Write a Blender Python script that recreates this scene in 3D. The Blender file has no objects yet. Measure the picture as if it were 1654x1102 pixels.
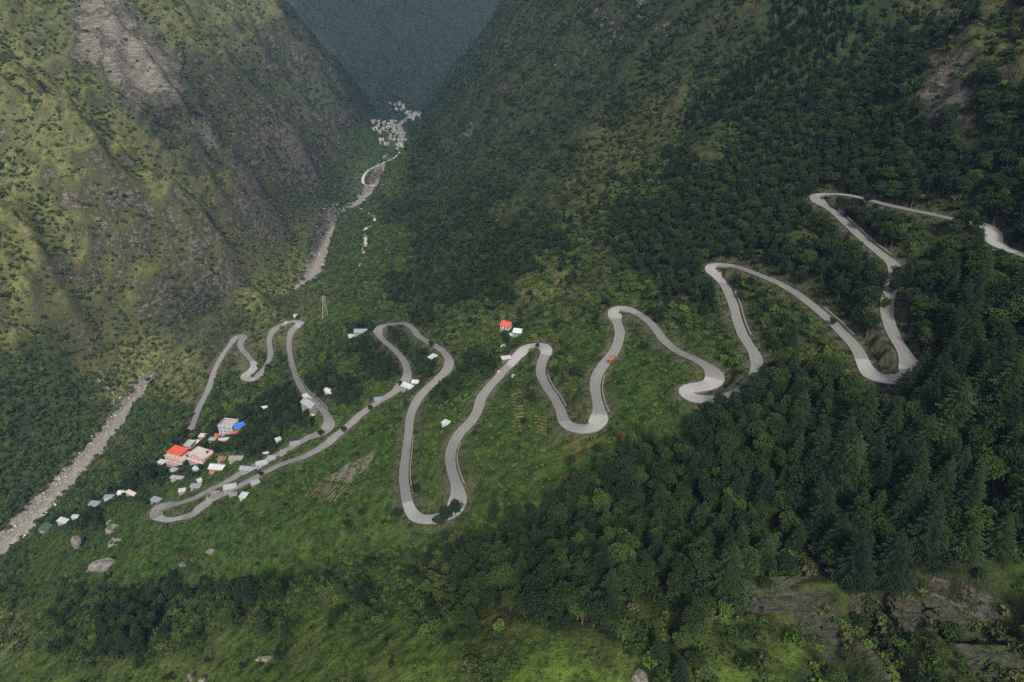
import bpy, bmesh, math, random
import numpy as np
from mathutils import Vector, Matrix

# ------------------------------------------------------------------ camera, sky, sun, exposure
SC = bpy.context.scene
COL = SC.collection
PITCH = math.radians(27.0)
CAM_H = 450.0
FPX = 1117.0                      # focal length in pixels of the 1654 px wide photograph
cam_data = bpy.data.cameras.new('camera')
cam = bpy.data.objects.new('camera', cam_data)
COL.objects.link(cam)
cam.location = (0, 0, CAM_H)
cam.rotation_euler = (math.pi / 2 - PITCH, 0, 0)
cam_data.sensor_width = 36.0
cam_data.lens = 36.0 * FPX / 1654.0
cam_data.clip_start = 1.0
cam_data.clip_end = 20000.0
SC.camera = cam

SUN_ELEV, SUN_AZ = math.radians(40), math.radians(176)    # azimuth clockwise from +Y: light from behind the camera
world = bpy.data.worlds.new('World')
SC.world = world
world.use_nodes = True
wn = world.node_tree
wn.nodes.clear()
sky = wn.nodes.new('ShaderNodeTexSky')
sky.sky_type = 'NISHITA'
sky.sun_disc = False
sky.sun_elevation = SUN_ELEV
sky.sun_rotation = SUN_AZ
sky.air_density = 1.0
sky.dust_density = 3.0
bg = wn.nodes.new('ShaderNodeBackground')
bg.inputs['Strength'].default_value = 0.06
wo = wn.nodes.new('ShaderNodeOutputWorld')
hs = wn.nodes.new('ShaderNodeHueSaturation')             # thin cloud: the same sky with less blue in it
hs.inputs['Saturation'].default_value = 0.45
wn.links.new(sky.outputs[0], hs.inputs['Color'])
wn.links.new(hs.outputs[0], bg.inputs[0])
wn.links.new(bg.outputs[0], wo.inputs[0])

sun_data = bpy.data.lights.new('sun', 'SUN')
sun_data.energy = 1.5
sun_data.angle = math.radians(10)
sun_data.color = (1.0, 0.95, 0.86)
sun = bpy.data.objects.new('sun', sun_data)
COL.objects.link(sun)
sd = Vector((math.sin(SUN_AZ) * math.cos(SUN_ELEV), math.cos(SUN_AZ) * math.cos(SUN_ELEV), math.sin(SUN_ELEV)))
sun.rotation_euler = sd.to_track_quat('Z', 'Y').to_euler()

SC.view_settings.view_transform = 'Standard'
SC.view_settings.look = 'None'
SC.view_settings.gamma = 1.0
SC.view_settings.exposure = 1.5
SC.cycles.max_bounces = 6
SC.cycles.diffuse_bounces = 3
SC.cycles.volume_bounces = 0
SC.cycles.transparent_max_bounces = 8
SC.cycles.use_denoising = False

rng = np.random.default_rng(11)
R = random.Random(5)

# ------------------------------------------------------------------ terrain height
def perlin(x, y, seed):
    g = np.random.default_rng(seed)
    perm = g.permutation(512)
    ang = g.random(512) * 2 * np.pi
    gx, gy = np.cos(ang), np.sin(ang)
    xi = np.floor(x).astype(np.int64); yi = np.floor(y).astype(np.int64)
    xf = x - xi; yf = y - yi
    u = xf * xf * xf * (xf * (xf * 6 - 15) + 10)
    v = yf * yf * yf * (yf * (yf * 6 - 15) + 10)
    def dot(ix, iy, dx, dy):
        h = perm[(perm[ix & 511] + iy) & 511]
        return gx[h] * dx + gy[h] * dy
    a = dot(xi, yi, xf, yf); b = dot(xi + 1, yi, xf - 1, yf)
    c = dot(xi, yi + 1, xf, yf - 1); d = dot(xi + 1, yi + 1, xf - 1, yf - 1)
    return (a + u * (b - a)) + v * ((c + u * (d - c)) - (a + u * (b - a)))

def fbm(x, y, seed, octv=4, gain=0.5):
    s = 0; a = 1.0; t = 0
    for k in range(octv):
        s = s + a * perlin(x * 2.03 ** k + 17.3 * k, y * 2.03 ** k - 9.1 * k, seed + k); t += a; a *= gain
    return s / t

def ridged(x, y, seed, octv=4, gain=0.5):
    s = 0; a = 1.0; t = 0
    for k in range(octv):
        n = 1 - np.abs(perlin(x * 2.07 ** k + 31.7 * k, y * 2.07 ** k + 5.3 * k, seed + k)) * 2
        s = s + a * n; t += a; a *= gain
    return s / t

def sstep(a, b, v):
    t = np.clip((v - a) / (b - a), 0, 1)
    return t * t * (3 - 2 * t)

RIVER = np.array([(-640, -150, -470), (-570, 100, -456), (-505, 300, -442), (-440, 455, -430), (-424, 600, -419),
                  (-424, 680, -414), (-352, 795, -401), (-308, 880, -388), (-296, 960, -383), (-303, 1135, -365),
                  (-279, 1236, -352), (-262, 1330, -342), (-250, 1550, -322), (-258, 1660, -312), (-285, 1800, -306),
                  (-260, 1960, -301), (-160, 2120, -297), (0, 2300, -290), (250, 2450, -280)], float)

# cross-sections of the valley: y -> (x, z) with z relative to the camera height
SECT = {
 -150: [(-1900, 380), (-1100, -90), (-800, -350), (-640, -470), (-520, -430), (-300, -360), (0, -200), (200, -90), (500, 120), (1100, 560), (1800, 900)],
 150: [(-1900, 420), (-1100, -40), (-800, -290), (-650, -400), (-560, -454), (-530, -446), (-450, -405), (-320, -350), (-200, -298), (-110, -240), (0, -185), (70, -160), (150, -122), (300, -35), (500, 110), (800, 330), (1300, 620), (1800, 850)],
 310: [(-1900, 420), (-1100, 0), (-800, -220), (-650, -330), (-560, -398), (-502, -441), (-480, -438), (-400, -393), (-300, -346), (-200, -296), (-100, -246), (0, -196), (150, -121), (300, -32), (450, 75), (700, 270), (1100, 540), (1700, 850)],
 455: [(-1900, 430), (-1100, 60), (-800, -155), (-650, -275), (-520, -383), (-456, -428), (-440, -430), (-420, -426), (-380, -398), (-300, -350), (-200, -296), (-100, -246), (0, -196), (150, -119), (300, -25), (450, 90), (700, 290), (1100, 560), (1700, 850)],
 560: [(-1900, 445), (-1100, 85), (-800, -130), (-650, -250), (-520, -362), (-444, -420), (-428, -423), (-412, -419), (-378, -390), (-335, -354), (-290, -334), (-200, -298), (-100, -246), (0, -194), (150, -116), (300, -20), (450, 110), (700, 310)],
 650: [(-1900, 455), (-1100, 105), (-800, -110), (-650, -230), (-520, -343), (-440, -411), (-423, -416), (-409, -410), (-385, -376), (-355, -338), (-320, -320), (-300, -317), (-250, -308), (-150, -264), (0, -190), (120, -112), (250, -15), (450, 142), (700, 340), (1100, 590)],
 725: [(-385, -390), (-368, -376), (-335, -338), (-300, -322), (-265, -326), (-215, -308), (-150, -264)],
 810: [(-1100, 152), (-800, -58), (-650, -178), (-520, -283), (-420, -362), (-366, -396), (-349, -400), (-332, -396), (-314, -374), (-295, -353), (-256, -337), (-200, -297), (-100, -236), (0, -170), (120, -85), (250, 20), (500, 230), (800, 450)],
 950: [(-1900, 520), (-1100, 190), (-800, -15), (-650, -125), (-520, -222), (-400, -308), (-318, -380), (-296, -384), (-275, -378), (-200, -310), (-100, -230), (0, -142), (100, -52), (250, 85), (500, 310), (900, 560)],
 1240: [(-1100, 230), (-800, 50), (-650, -45), (-500, -155), (-380, -262), (-300, -345), (-279, -352), (-255, -342), (-180, -258), (-100, -165), (0, -52), (100, 62), (300, 275), (700, 560)],
 1540: [(-1900, 560), (-1000, 300), (-800, 170), (-600, -20), (-450, -160), (-340, -262), (-280, -316), (-250, -323), (-222, -308), (-150, -210), (-60, -114), (20, -24), (150, 140), (400, 420), (800, 650)],
 1670: [(-1000, 320), (-800, 215), (-600, 45), (-480, -75), (-390, -185), (-340, -258), (-295, -300), (-255, -311), (-215, -288), (-150, -212), (-60, -134), (20, -50), (150, 110), (400, 420)],
 1790: [(-1000, 330), (-800, 160), (-680, 20), (-560, -150), (-450, -270), (-370, -293), (-320, -299), (-240, -302), (-190, -275), (-110, -215), (-20, -150), (80, -60), (250, 130)],
 1930: [(-1900, 600), (-1000, 250), (-700, 10), (-520, -210), (-440, -278), (-380, -292), (-300, -298), (-200, -296), (-110, -270), (60, -170), (250, 0), (600, 340)],
 2120: [(-900, 40), (-650, -180), (-500, -270), (-380, -285), (-200, -296), (-60, -292), (120, -240), (400, 10), (900, 500)],
 2350: [(-1900, 500), (-1000, -60), (-700, -190), (-450, -225), (-250, -250), (0, -280), (220, -270), (600, -20), (1200, 560)],
 2700: [(-1100, 30), (-700, -70), (-400, -120), (-100, -160), (200, -180), (600, -60), (1200, 500)],
 3200: [(-1900, 500), (-1100, 220), (-600, 120), (-200, 70), (200, 50), (700, 150), (1500, 700)],
 4000: [(-1900, 900), (-900, 600), (0, 480), (900, 560), (1800, 900)],
 4700: [(-1900, 1100), (-600, 850), (600, 850), (1800, 1150)],
}
def tps_fit():
    P = []
    for y, row in SECT.items():
        row = sorted(row)
        for i, (x, z) in enumerate(row):
            P.append((x, y, z))
            if i + 1 < len(row):
                x2, z2 = row[i + 1]
                n = int((x2 - x) // 170)
                for k in range(1, n + 1):
                    t = k / (n + 1)
                    P.append((x + (x2 - x) * t, y, z + (z2 - z) * t))
    P = np.array(P, float)
    p = P[:, :2] / 500.0
    d2 = ((p[:, None] - p[None]) ** 2).sum(-1)
    K = np.where(d2 > 0, 0.5 * d2 * np.log(d2 + 1e-12), 0) + 3e-3 * np.eye(len(p))
    A = np.hstack([np.ones((len(p), 1)), p])
    M = np.block([[K, A], [A.T, np.zeros((3, 3))]])
    w = np.linalg.solve(M, np.concatenate([P[:, 2], np.zeros(3)]))
    return p, w
_tp, _tw = tps_fit()
def tps(x, y):
    sh = x.shape
    X = np.stack([x.ravel() / 500, y.ravel() / 500], 1)
    out = np.empty(len(X))
    for i in range(0, len(X), 40000):
        q = X[i:i + 40000]
        d2 = (q[:, 0:1] - _tp[None, :, 0]) ** 2 + (q[:, 1:2] - _tp[None, :, 1]) ** 2
        out[i:i + 40000] = (0.5 * d2 * np.log(d2 + 1e-12)) @ _tw[:-3] + _tw[-3] + q @ _tw[-2:]
    return out.reshape(sh)

def axis(lo, hi, f):
    v = [0.0] if lo < 0 else [lo]
    a = [v[0]]
    while a[-1] < hi: a.append(a[-1] + f(a[-1]))
    b = [v[0]]
    while b[-1] > lo: b.append(b[-1] - f(b[-1]))
    return np.array(sorted(set(b[1:] + a)))
GX = axis(-1850, 1750, lambda x: 1.9 + (max(0, -x - 200) * 0.0065 if x < 0 else max(0, x - 330) * 0.013))
GY = axis(-150, 4600, lambda y: 8.0 if y < 60 else (1.5 + max(0, y - 230) * 0.0042))
XX, YY = np.meshgrid(GX, GY)
# coarse evaluation of the smooth surface, then bilinear up to the full grid
def bil(cx, cy, Z, x, y):
    i = np.clip(np.searchsorted(cx, x) - 1, 0, len(cx) - 2); j = np.clip(np.searchsorted(cy, y) - 1, 0, len(cy) - 2)
    u = np.clip((x - cx[i]) / (cx[i + 1] - cx[i]), 0, 1); v = np.clip((y - cy[j]) / (cy[j + 1] - cy[j]), 0, 1)
    return (Z[j, i] * (1 - u) + Z[j, i + 1] * u) * (1 - v) + (Z[j + 1, i] * (1 - u) + Z[j + 1, i + 1] * u) * v
def seg_dist(px, py, line):
    """distance to a polyline and the z interpolated along it"""
    best = np.full(px.shape, 1e9); bz = np.zeros(px.shape); side = np.zeros(px.shape)
    for a, b in zip(line[:-1], line[1:]):
        dx, dy = b[0] - a[0], b[1] - a[1]
        t = np.clip(((px - a[0]) * dx + (py - a[1]) * dy) / (dx * dx + dy * dy), 0, 1)
        qx, qy = a[0] + t * dx - px, a[1] + t * dy - py
        d = np.hypot(qx, qy)
        m = d < best
        best = np.where(m, d, best)
        if len(a) > 2: bz = np.where(m, a[2] + t * (b[2] - a[2]), bz)
        side = np.where(m, np.sign(dx * (py - a[1]) - dy * (px - a[0])), side)
    return best, bz, side

SPUR_PX = [([(40, -30), (100, 40), (170, 112), (250, 200), (330, 285), (405, 345), (480, 400)], 66, 110, 20),
           ([(225, 20), (300, 75), (350, 140), (420, 200), (490, 280), (545, 335)], 52, 100, 22),
           ([(110, 300), (170, 350), (235, 395), (310, 428), (370, 462), (430, 512)], 50, 90, 16),
           ([(-40, 150), (60, 235), (140, 320), (220, 430), (260, 500)], 40, 80, 20),
           ([(-30, 380), (60, 450), (120, 540), (170, 620)], 28, 70, 20),
           ([(380, 20), (450, 90), (520, 170), (585, 245)], 40, 80, 20),
           ([(1230, -20), (1130, 70), (1040, 165), (950, 255), (860, 345), (765, 465)], 44, 90, 22),
           ([(985, 10), (890, 110), (820, 210), (745, 310)], 46, 80, 22),
           ([(1420, 20), (1330, 120), (1230, 210), (1120, 300), (1010, 400)], 20, 80, 26),
           ([(1640, 30), (1560, 110), (1480, 190), (1420, 240)], 16, 60, 22)]
SPURS = []
def spur_relief(X, Y, side_ok):
    """crests running down the walls: gentle on the near side, a drop on the far side"""
    out = np.zeros(X.shape)
    for line, A, wn, wf in SPURS:
        n = len(line); line = [(p[0], p[1], min(1.0, (i + .35) / 1.2, (n - 1 - i + .35) / 1.2)) for i, p in enumerate(line)]
        d, amp, sd = seg_dist(X, Y, line)
        far_side = sd > 0 if line[0][0] < line[-1][0] else sd < 0
        j = 1 + .35 * fbm(X / 40, Y / 40, 140, 2)
        out += A * amp * j * np.where(far_side, np.exp(-(d / wf) ** 1.4), np.exp(-(d / wn) ** 1.2))
    return out
def base_height(X, Y, cx, cy, ZC, rd, rz, side, keep):
    Z = bil(cx, cy, ZC, X, Y)
    Z = Z + spur_relief(X, Y, side) * sstep(10, 70, rd) * np.where(side > 0, 1, keep)
    # --- relief: gullies and spurs on the two mountains, little on the road bench
    left = sstep(10, 130, rd) * (side > 0)
    wl = np.where(Y > 1700, 1.0, left)
    warp = fbm(X / 260, Y / 260, 40, 2) * 120
    # left mountain: long oblique ribs running down to the right and towards the camera
    A = (X * 0.56 + Y * 0.83 + warp) / 190.0
    B = (X * 0.83 - Y * 0.56 + warp * 0.5) / 520.0
    ribs = ridged(A, B, 51, 2, 0.45)
    rock = ridged(X / 70 + warp / 90, Y / 70, 61, 4, 0.55)
    craggy = ridged((X + 0.4 * Y) / 26 + warp / 60, (Y - 0.4 * X) / 40, 66, 3, 0.55)
    fine = fbm(X / 18, Y / 18, 71, 3, 0.55)
    ribw = 46 + 26 * sstep(900, 1500, Y)
    big = ridged((X * 0.5 + Y * 0.87 + warp * .6) / 430.0, (X * 0.87 - Y * 0.5) / 1300.0, 55, 2, .4)
    big2 = ridged((X * 0.5 - Y * 0.87 + warp * .6) / 430.0, (X * 0.87 + Y * 0.5) / 1300.0, 57, 2, .4)
    ampL = sstep(10, 110, rd)
    Z = Z + wl * ampL * (ribw * (ribs - 0.45) + 40 * (big - 0.45) + 26 * (rock - 0.45) + 5.5 * fine + 16 * (craggy - 0.45))
    # right mountain above and beyond the bench
    up = np.maximum(sstep(120, 330, X + (Y - 400) * 0.30), sstep(640, 960, Y + 0.45 * X)) * keep
    wr = (1 - wl) * up * sstep(24, 130, rd) * (Y < 2300)
    ribs2 = ridged((X * 0.45 - Y * 0.9 + warp) / 210.0, (X * 0.9 + Y * 0.45) / 560.0, 81, 2, 0.45)
    Z = Z + wr * (48 * (ribs2 - 0.45) + 30 * (big2 - 0.45) + 24 * (rock - 0.45) + 4 * fine + 13 * (craggy - 0.45))
    far = sstep(2100, 2700, Y)
    Z = Z + far * (210 * (ridged((X + 0.55 * Y + warp) / 560, (Y - 0.5 * X) / 1900, 91, 2, 0.42) - 0.5) + 30 * (rock - 0.4))
    # bench: gentle humps
    bench = (1 - wl) * (1 - up) * sstep(12, 60, rd)
    Z = Z + bench * (3.2 * fbm(X / 75, Y / 75, 21, 3) + 0.7 * fbm(X / 9, Y / 9, 25, 2))
    # terraces on the meadow: level treads 3.4 m apart
    tz = np.exp(-(((X + 95) / 130) ** 2 + ((Y - 330) / 120) ** 2)) + np.exp(-(((X + 215) / 80) ** 2 + ((Y - 370) / 70) ** 2))
    tz = np.clip(tz, 0, 1) * bench
    st = 3.4
    q = (Z + 1.5 * fbm(X / 45, Y / 45, 28, 2)) / st
    fr = q - np.floor(q)
    Z = Z + tz * 0.95 * st * (sstep(0.55, 1.0, fr) - fr)
    # knoll in the foreground, ravine behind it, cliff at the right
    kn = np.exp(-(((X + 10) / 110) ** 2 + ((Y - 128) / 52) ** 2))
    Z = Z + 24 * kn
    rav, _, _ = seg_dist(X, Y, [(170, 118), (95, 150), (60, 176), (10, 205), (-60, 240), (-150, 262), (-250, 300), (-420, 360)])
    Z = Z - 9 * np.exp(-(rav / 20) ** 2) * sstep(-330, -150, X)
    ex = 143 + 5 * fbm(X / 26, X * 0 + 3.1, 33, 3) * 2 - 0.05 * X + 8 * np.exp(-((X - 100) / 12) ** 2)
    hc = 21 * sstep(46, 78, X) * (1 - sstep(260, 330, X)) * np.clip(.62 + 1.5 * fbm(X / 19, X * 0 + 8.8, 37, 2), .28, 1.15)
    ledge = fbm(X / 14, Y / 14, 35, 3)
    c = sstep(-8.5, 0.5, Y - ex + 2.4 * ledge)
    cl = (1 - c)
    fade = sstep(20, 95, Y)
    Z = Z - hc * cl * fade + hc * 0.10 * (1 - cl) * np.exp(-np.maximum(Y - ex, 0) / 15)
    # lift of the gorge walls kept off the river bed
    bed = 1 - sstep(7, 15, rd)
    bank = rz + 0.9 * fbm(X / 6, Y / 6, 101, 3)
    Z = Z * (1 - bed) + bank * bed
    return Z

def make_grid_height():
    cx = np.linspace(-1900, 1800, 260); cy = np.linspace(-160, 4700, 340)
    CX, CY = np.meshgrid(cx, cy)
    ZC = tps(CX, CY)
    rd, rz, side = seg_dist(XX, YY, RIVER)
    rd = rd + 5.0 * sstep(1320, 1420, YY)                      # the stream is narrow in the upper gorge
    global ZZ
    ZZ = bil(cx, cy, ZC, XX, YY)
    P = cast(*np.array(ROAD_PX, float).T); P = P[~np.isnan(P[:, 0])]
    for px, A, wn, wf in SPUR_PX:
        q = cast(*np.array(px, float).T); q = q[~np.isnan(q[:, 0])]
        SPURS.append((q[:, :2], A, wn, wf))
    kx = np.linspace(-900, 900, 181); ky = np.linspace(0, 1600, 161)
    KX, KY = np.meshgrid(kx, ky)
    dd, _, _ = seg_dist(KX, KY, [tuple(p[:2]) for p in P])
    keep = bil(kx, ky, sstep(12, 75, dd), XX, YY)
    return base_height(XX, YY, cx, cy, ZC, rd, rz, side, keep), rd, rz, side

def hgt(x, y):
    return bil(GX, GY, ZZ, np.asarray(x, float), np.asarray(y, float))

SP, CP = math.sin(PITCH), math.cos(PITCH)
def ray(px, py):
    u = (np.asarray(px, float) - 827) / FPX; v = (551 - np.asarray(py, float)) / FPX
    return u, CP + v * SP, -SP + v * CP
_T = 70 * 1.0032 ** np.arange(1330)
def cast(px, py):
    """first ground point seen at photo pixels (x, y, z relative to camera)"""
    dx, dy, dz = ray(px, py)
    dx = dx.ravel(); dy = dy.ravel(); dz = dz.ravel()
    out = np.full(len(dx), np.nan)
    for i in range(0, len(dx), 3000):
        s = slice(i, i + 3000)
        X = dx[s, None] * _T; Y = dy[s, None] * _T; Zr = dz[s, None] * _T
        below = Zr < hgt(X, Y)
        k = np.argmax(below, 1); ok = below.any(1) & (k > 0); kk = np.maximum(k, 1)
        r = np.arange(len(k))
        z1 = Zr[r, kk] - hgt(X[r, kk], Y[r, kk]); z0 = Zr[r, kk - 1] - hgt(X[r, kk - 1], Y[r, kk - 1])
        f = z0 / (z0 - z1 + 1e-9)
        out[s] = np.where(ok, _T[kk - 1] + f * (_T[kk] - _T[kk - 1]), np.nan)
    return np.stack([dx * out, dy * out, dz * out], 1)
def project(x, y, z):
    d = y * CP - z * SP
    d = np.where(d > 1, d, 1.0)
    return 827 + FPX * x / d, 551 - FPX * (y * SP + z * CP) / d, d

# ------------------------------------------------------------------ the road, traced bend by bend
ROAD_PX = [(1760, 455), (1700, 430), (1654, 413), (1622, 402), (1601, 394), (1604, 384), (1607, 376), (1598, 366), (1585, 361), (1556, 357),
 (1520, 350), (1480, 341), (1440, 333), (1400, 322), (1375, 316), (1345, 313), (1322, 316), (1318, 322), (1330, 332), (1348, 343), (1370, 364),
 (1400, 392), (1428, 415), (1444, 427), (1447, 442), (1441, 460), (1435, 478), (1432, 500), (1435, 520), (1444, 543), (1456, 562),
 (1465, 578), (1475, 595), (1472, 607), (1458, 611), (1440, 615), (1420, 616), (1405, 606), (1396, 590), (1386, 567), (1367, 545), (1345, 522),
 (1320, 500), (1293, 479), (1266, 462), (1240, 450), (1215, 440), (1190, 431), (1165, 428), (1150, 431), (1152, 441), (1164, 453),
 (1174, 468), (1184, 492), (1191, 518), (1200, 543), (1213, 562), (1222, 580), (1222, 605), (1205, 630), (1175, 643), (1145, 648), (1118, 644), (1106, 636),
 (1118, 629), (1138, 624), (1152, 617), (1157, 605), (1146, 594), (1125, 581), (1102, 572), (1085, 562), (1070, 547), (1057, 529), (1040, 513), (1020, 502),
 (1003, 498), (993, 504), (995, 518), (1001, 532), (1000, 548), (991, 570), (976, 588), (965, 606), (961, 626), (965, 650), (969, 672), (962, 687),
 (942, 694), (922, 690), (910, 680), (906, 663), (895, 643), (881, 622), (873, 602), (877, 582), (884, 566), (876, 558), (860, 558), (845, 567),
 (830, 583), (810, 603), (792, 624), (778, 642), (773, 660), (764, 676), (746, 697), (732, 718), (727, 740), (731, 765), (738, 785), (741, 806),
 (730, 826), (707, 838), (684, 841), (668, 834), (660, 818), (655, 795), (652, 770), (655, 738), (660, 700), (663, 672), (673, 650), (688, 630),
 (706, 613), (721, 598), (726, 584), (719, 571), (705, 560), (690, 552), (676, 543), (667, 531), (655, 523), (640, 523), (625, 526), (613, 532), (613, 543),
 (625, 555), (640, 568), (651, 581), (657, 595), (657, 609), (648, 623), (630, 637), (612, 649), (590, 664), (570, 681), (545, 703), (520, 722),
 (490, 738), (457, 749), (430, 762), (400, 778), (370, 793), (340, 809), (317, 825), (295, 836), (270, 840), (254, 835), (254, 826),
 (267, 818), (290, 813), (315, 804), (340, 791), (370, 776), (400, 758), (430, 743), (460, 728), (490, 711), (515, 700), (529, 690), (531, 678),
 (522, 663), (506, 646), (489, 630), (479, 610), (471, 585), (467, 560), (469, 541), (477, 529), (486, 522), (474, 519), (456, 525), (441, 535),
 (435, 550), (437, 568), (436, 580), (426, 598), (412, 611), (399, 613), (396, 607), (406, 600), (411, 590), (402, 577), (391, 565), (388, 555),
 (393, 546), (390, 541), (381, 546), (369, 560), (356, 580), (345, 602), (336, 630), (323, 655), (313, 682), (300, 705), (280, 722)]
ZZ, RD, RZ, RSIDE = make_grid_height()
print('grid', XX.shape, XX.size)
def catmull(pts, step):
    p = np.array(pts, float)
    p = np.vstack([2 * p[0] - p[1], p, 2 * p[-1] - p[-2]])
    out = []
    for i in range(1, len(p) - 2):
        a, b, c, d = p[i - 1], p[i], p[i + 1], p[i + 2]
        n = max(2, int(np.linalg.norm(c - b) / step))
        for k in range(n):
            t = k / n
            out.append(0.5 * ((2 * b) + (c - a) * t + (2 * a - 5 * b + 4 * c - d) * t * t + (-a + 3 * b - 3 * c + d) * t ** 3))
    out.append(p[-2])
    return np.array(out)
def resample(P, step):
    d = np.concatenate([[0], np.cumsum(np.linalg.norm(np.diff(P[:, :2], axis=0), axis=1))])
    s = np.arange(0, d[-1], step)
    return np.stack([np.interp(s, d, P[:, k]) for k in range(P.shape[1])], 1)
def smooth(v, n):
    k = np.hanning(2 * n + 3)[1:-1]; k /= k.sum()
    pad = np.concatenate([np.repeat(v[:1], n, 0), v, np.repeat(v[-1:], n, 0)])
    return np.stack([np.convolve(pad[:, i], k, 'valid') for i in range(v.shape[1])], 1)
def trace(px, step=1.5, ns=4, nz=10):
    q = catmull(px, 3.0)
    P = cast(q[:, 0], q[:, 1])
    P = P[~np.isnan(P[:, 0])]
    P = resample(P, step)
    P = smooth(P, ns)
    P = resample(P, step)
    P[:, 2] = smooth(P[:, 2:3], nz)[:, 0]
    return P
ROAD = trace(ROAD_PX)
def carve(P, hw, blend):
    """level the ground under a path"""
    global ZZ
    near = np.full(XX.shape, 1e9); zt = np.zeros(XX.shape)
    rr = np.max(hw) + blend
    for k in range(len(P)):
        x, y, z = P[k]
        i0, i1 = np.searchsorted(GX, [x - rr, x + rr]); j0, j1 = np.searchsorted(GY, [y - rr, y + rr])
        d = np.hypot(XX[j0:j1, i0:i1] - x, YY[j0:j1, i0:i1] - y) - (hw[k] if np.ndim(hw) else hw)
        sub = near[j0:j1, i0:i1]; m = d < sub
        sub[m] = d[m]; zt[j0:j1, i0:i1][m] = z
    w = 1 - sstep(1.2, blend, near)
    ZZ = np.where(near < 1e8, ZZ * (1 - w) + (zt - 0.25) * w, ZZ)
    return near
def halfwidth(P):
    t = np.gradient(P[:, :2], axis=0); t /= np.linalg.norm(t, axis=1)[:, None] + 1e-9
    c = np.linalg.norm(np.gradient(t, axis=0), axis=1) / 1.5
    c = smooth(c[:, None], 9)[:, 0]
    return 2.35 + np.clip(c * 22, 0, 2.0)
ROAD_HW = halfwidth(ROAD)
ROAD_D = carve(ROAD, ROAD_HW, 8.0)
print('road length', len(ROAD) * 1.5, 'z', ROAD[0, 2], ROAD[-1, 2])

TRACK_PX = [('dirt_road', [(583, 430), (586, 408), (591, 392), (590, 376), (602, 362), (605, 351), (593, 342), (580, 336)], 2.2),
            ('dirt_road', [(622, 297), (602, 302), (589, 298), (586, 288), (596, 274), (616, 265), (632, 258), (643, 249), (650, 238), (642, 228)], 2.5),
            ('footpath', [(152, 604), (164, 619), (178, 630), (190, 645)], 1.1), ('footpath', [(0, 513), (22, 521), (45, 534), (76, 546)], 1.0),
            ('footpath', [(232, 757), (212, 766), (196, 776)], .9), ('footpath', [(413, 619), (411, 633), (404, 648), (398, 660), (389, 672), (382, 684)], 1.2)]
TRACKS = []
for _nm, _px, _hw in TRACK_PX:
    _P = trace(_px, 2.0, 3, 14 if _nm == 'dirt_road' else 5)
    carve(_P, _hw, 5.0)
    TRACKS.append((_nm, _P, _hw))
# ------------------------------------------------------------------ helpers for meshes, materials and naming
def mesh_from(name, verts, faces, mats=(), smooth_=False, midx=None):
    me = bpy.data.meshes.new(name)
    verts = np.asarray(verts, np.float32)
    faces = np.asarray(faces, np.int32)
    me.vertices.add(len(verts)); me.vertices.foreach_set('co', verts.ravel())
    me.loops.add(faces.size); me.loops.foreach_set('vertex_index', faces.ravel())
    me.polygons.add(len(faces)); me.polygons.foreach_set('loop_start', np.arange(0, faces.size, faces.shape[1], dtype=np.int32))
    for m in mats: me.materials.append(m)
    if midx is not None: me.polygons.foreach_set('material_index', np.asarray(midx, np.int32))
    me.polygons.foreach_set('use_smooth', np.full(len(faces), smooth_))
    me.update(calc_edges=True)
    return me
def link(name, data, parent=None, **props):
    o = bpy.data.objects.new(name, data)
    COL.objects.link(o)
    if parent is not None: o.parent = parent
    for k, v in props.items(): o[k] = v
    return o
def thing(name, label, cat, loc, rz=0.0, group=None, scale=1.0):
    o = link(name, None, label=label, category=cat)
    o.empty_display_size = 0.2
    o.location = loc; o.rotation_euler = (0, 0, rz); o.scale = (scale,) * 3
    if group: o['group'] = group
    return o
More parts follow.
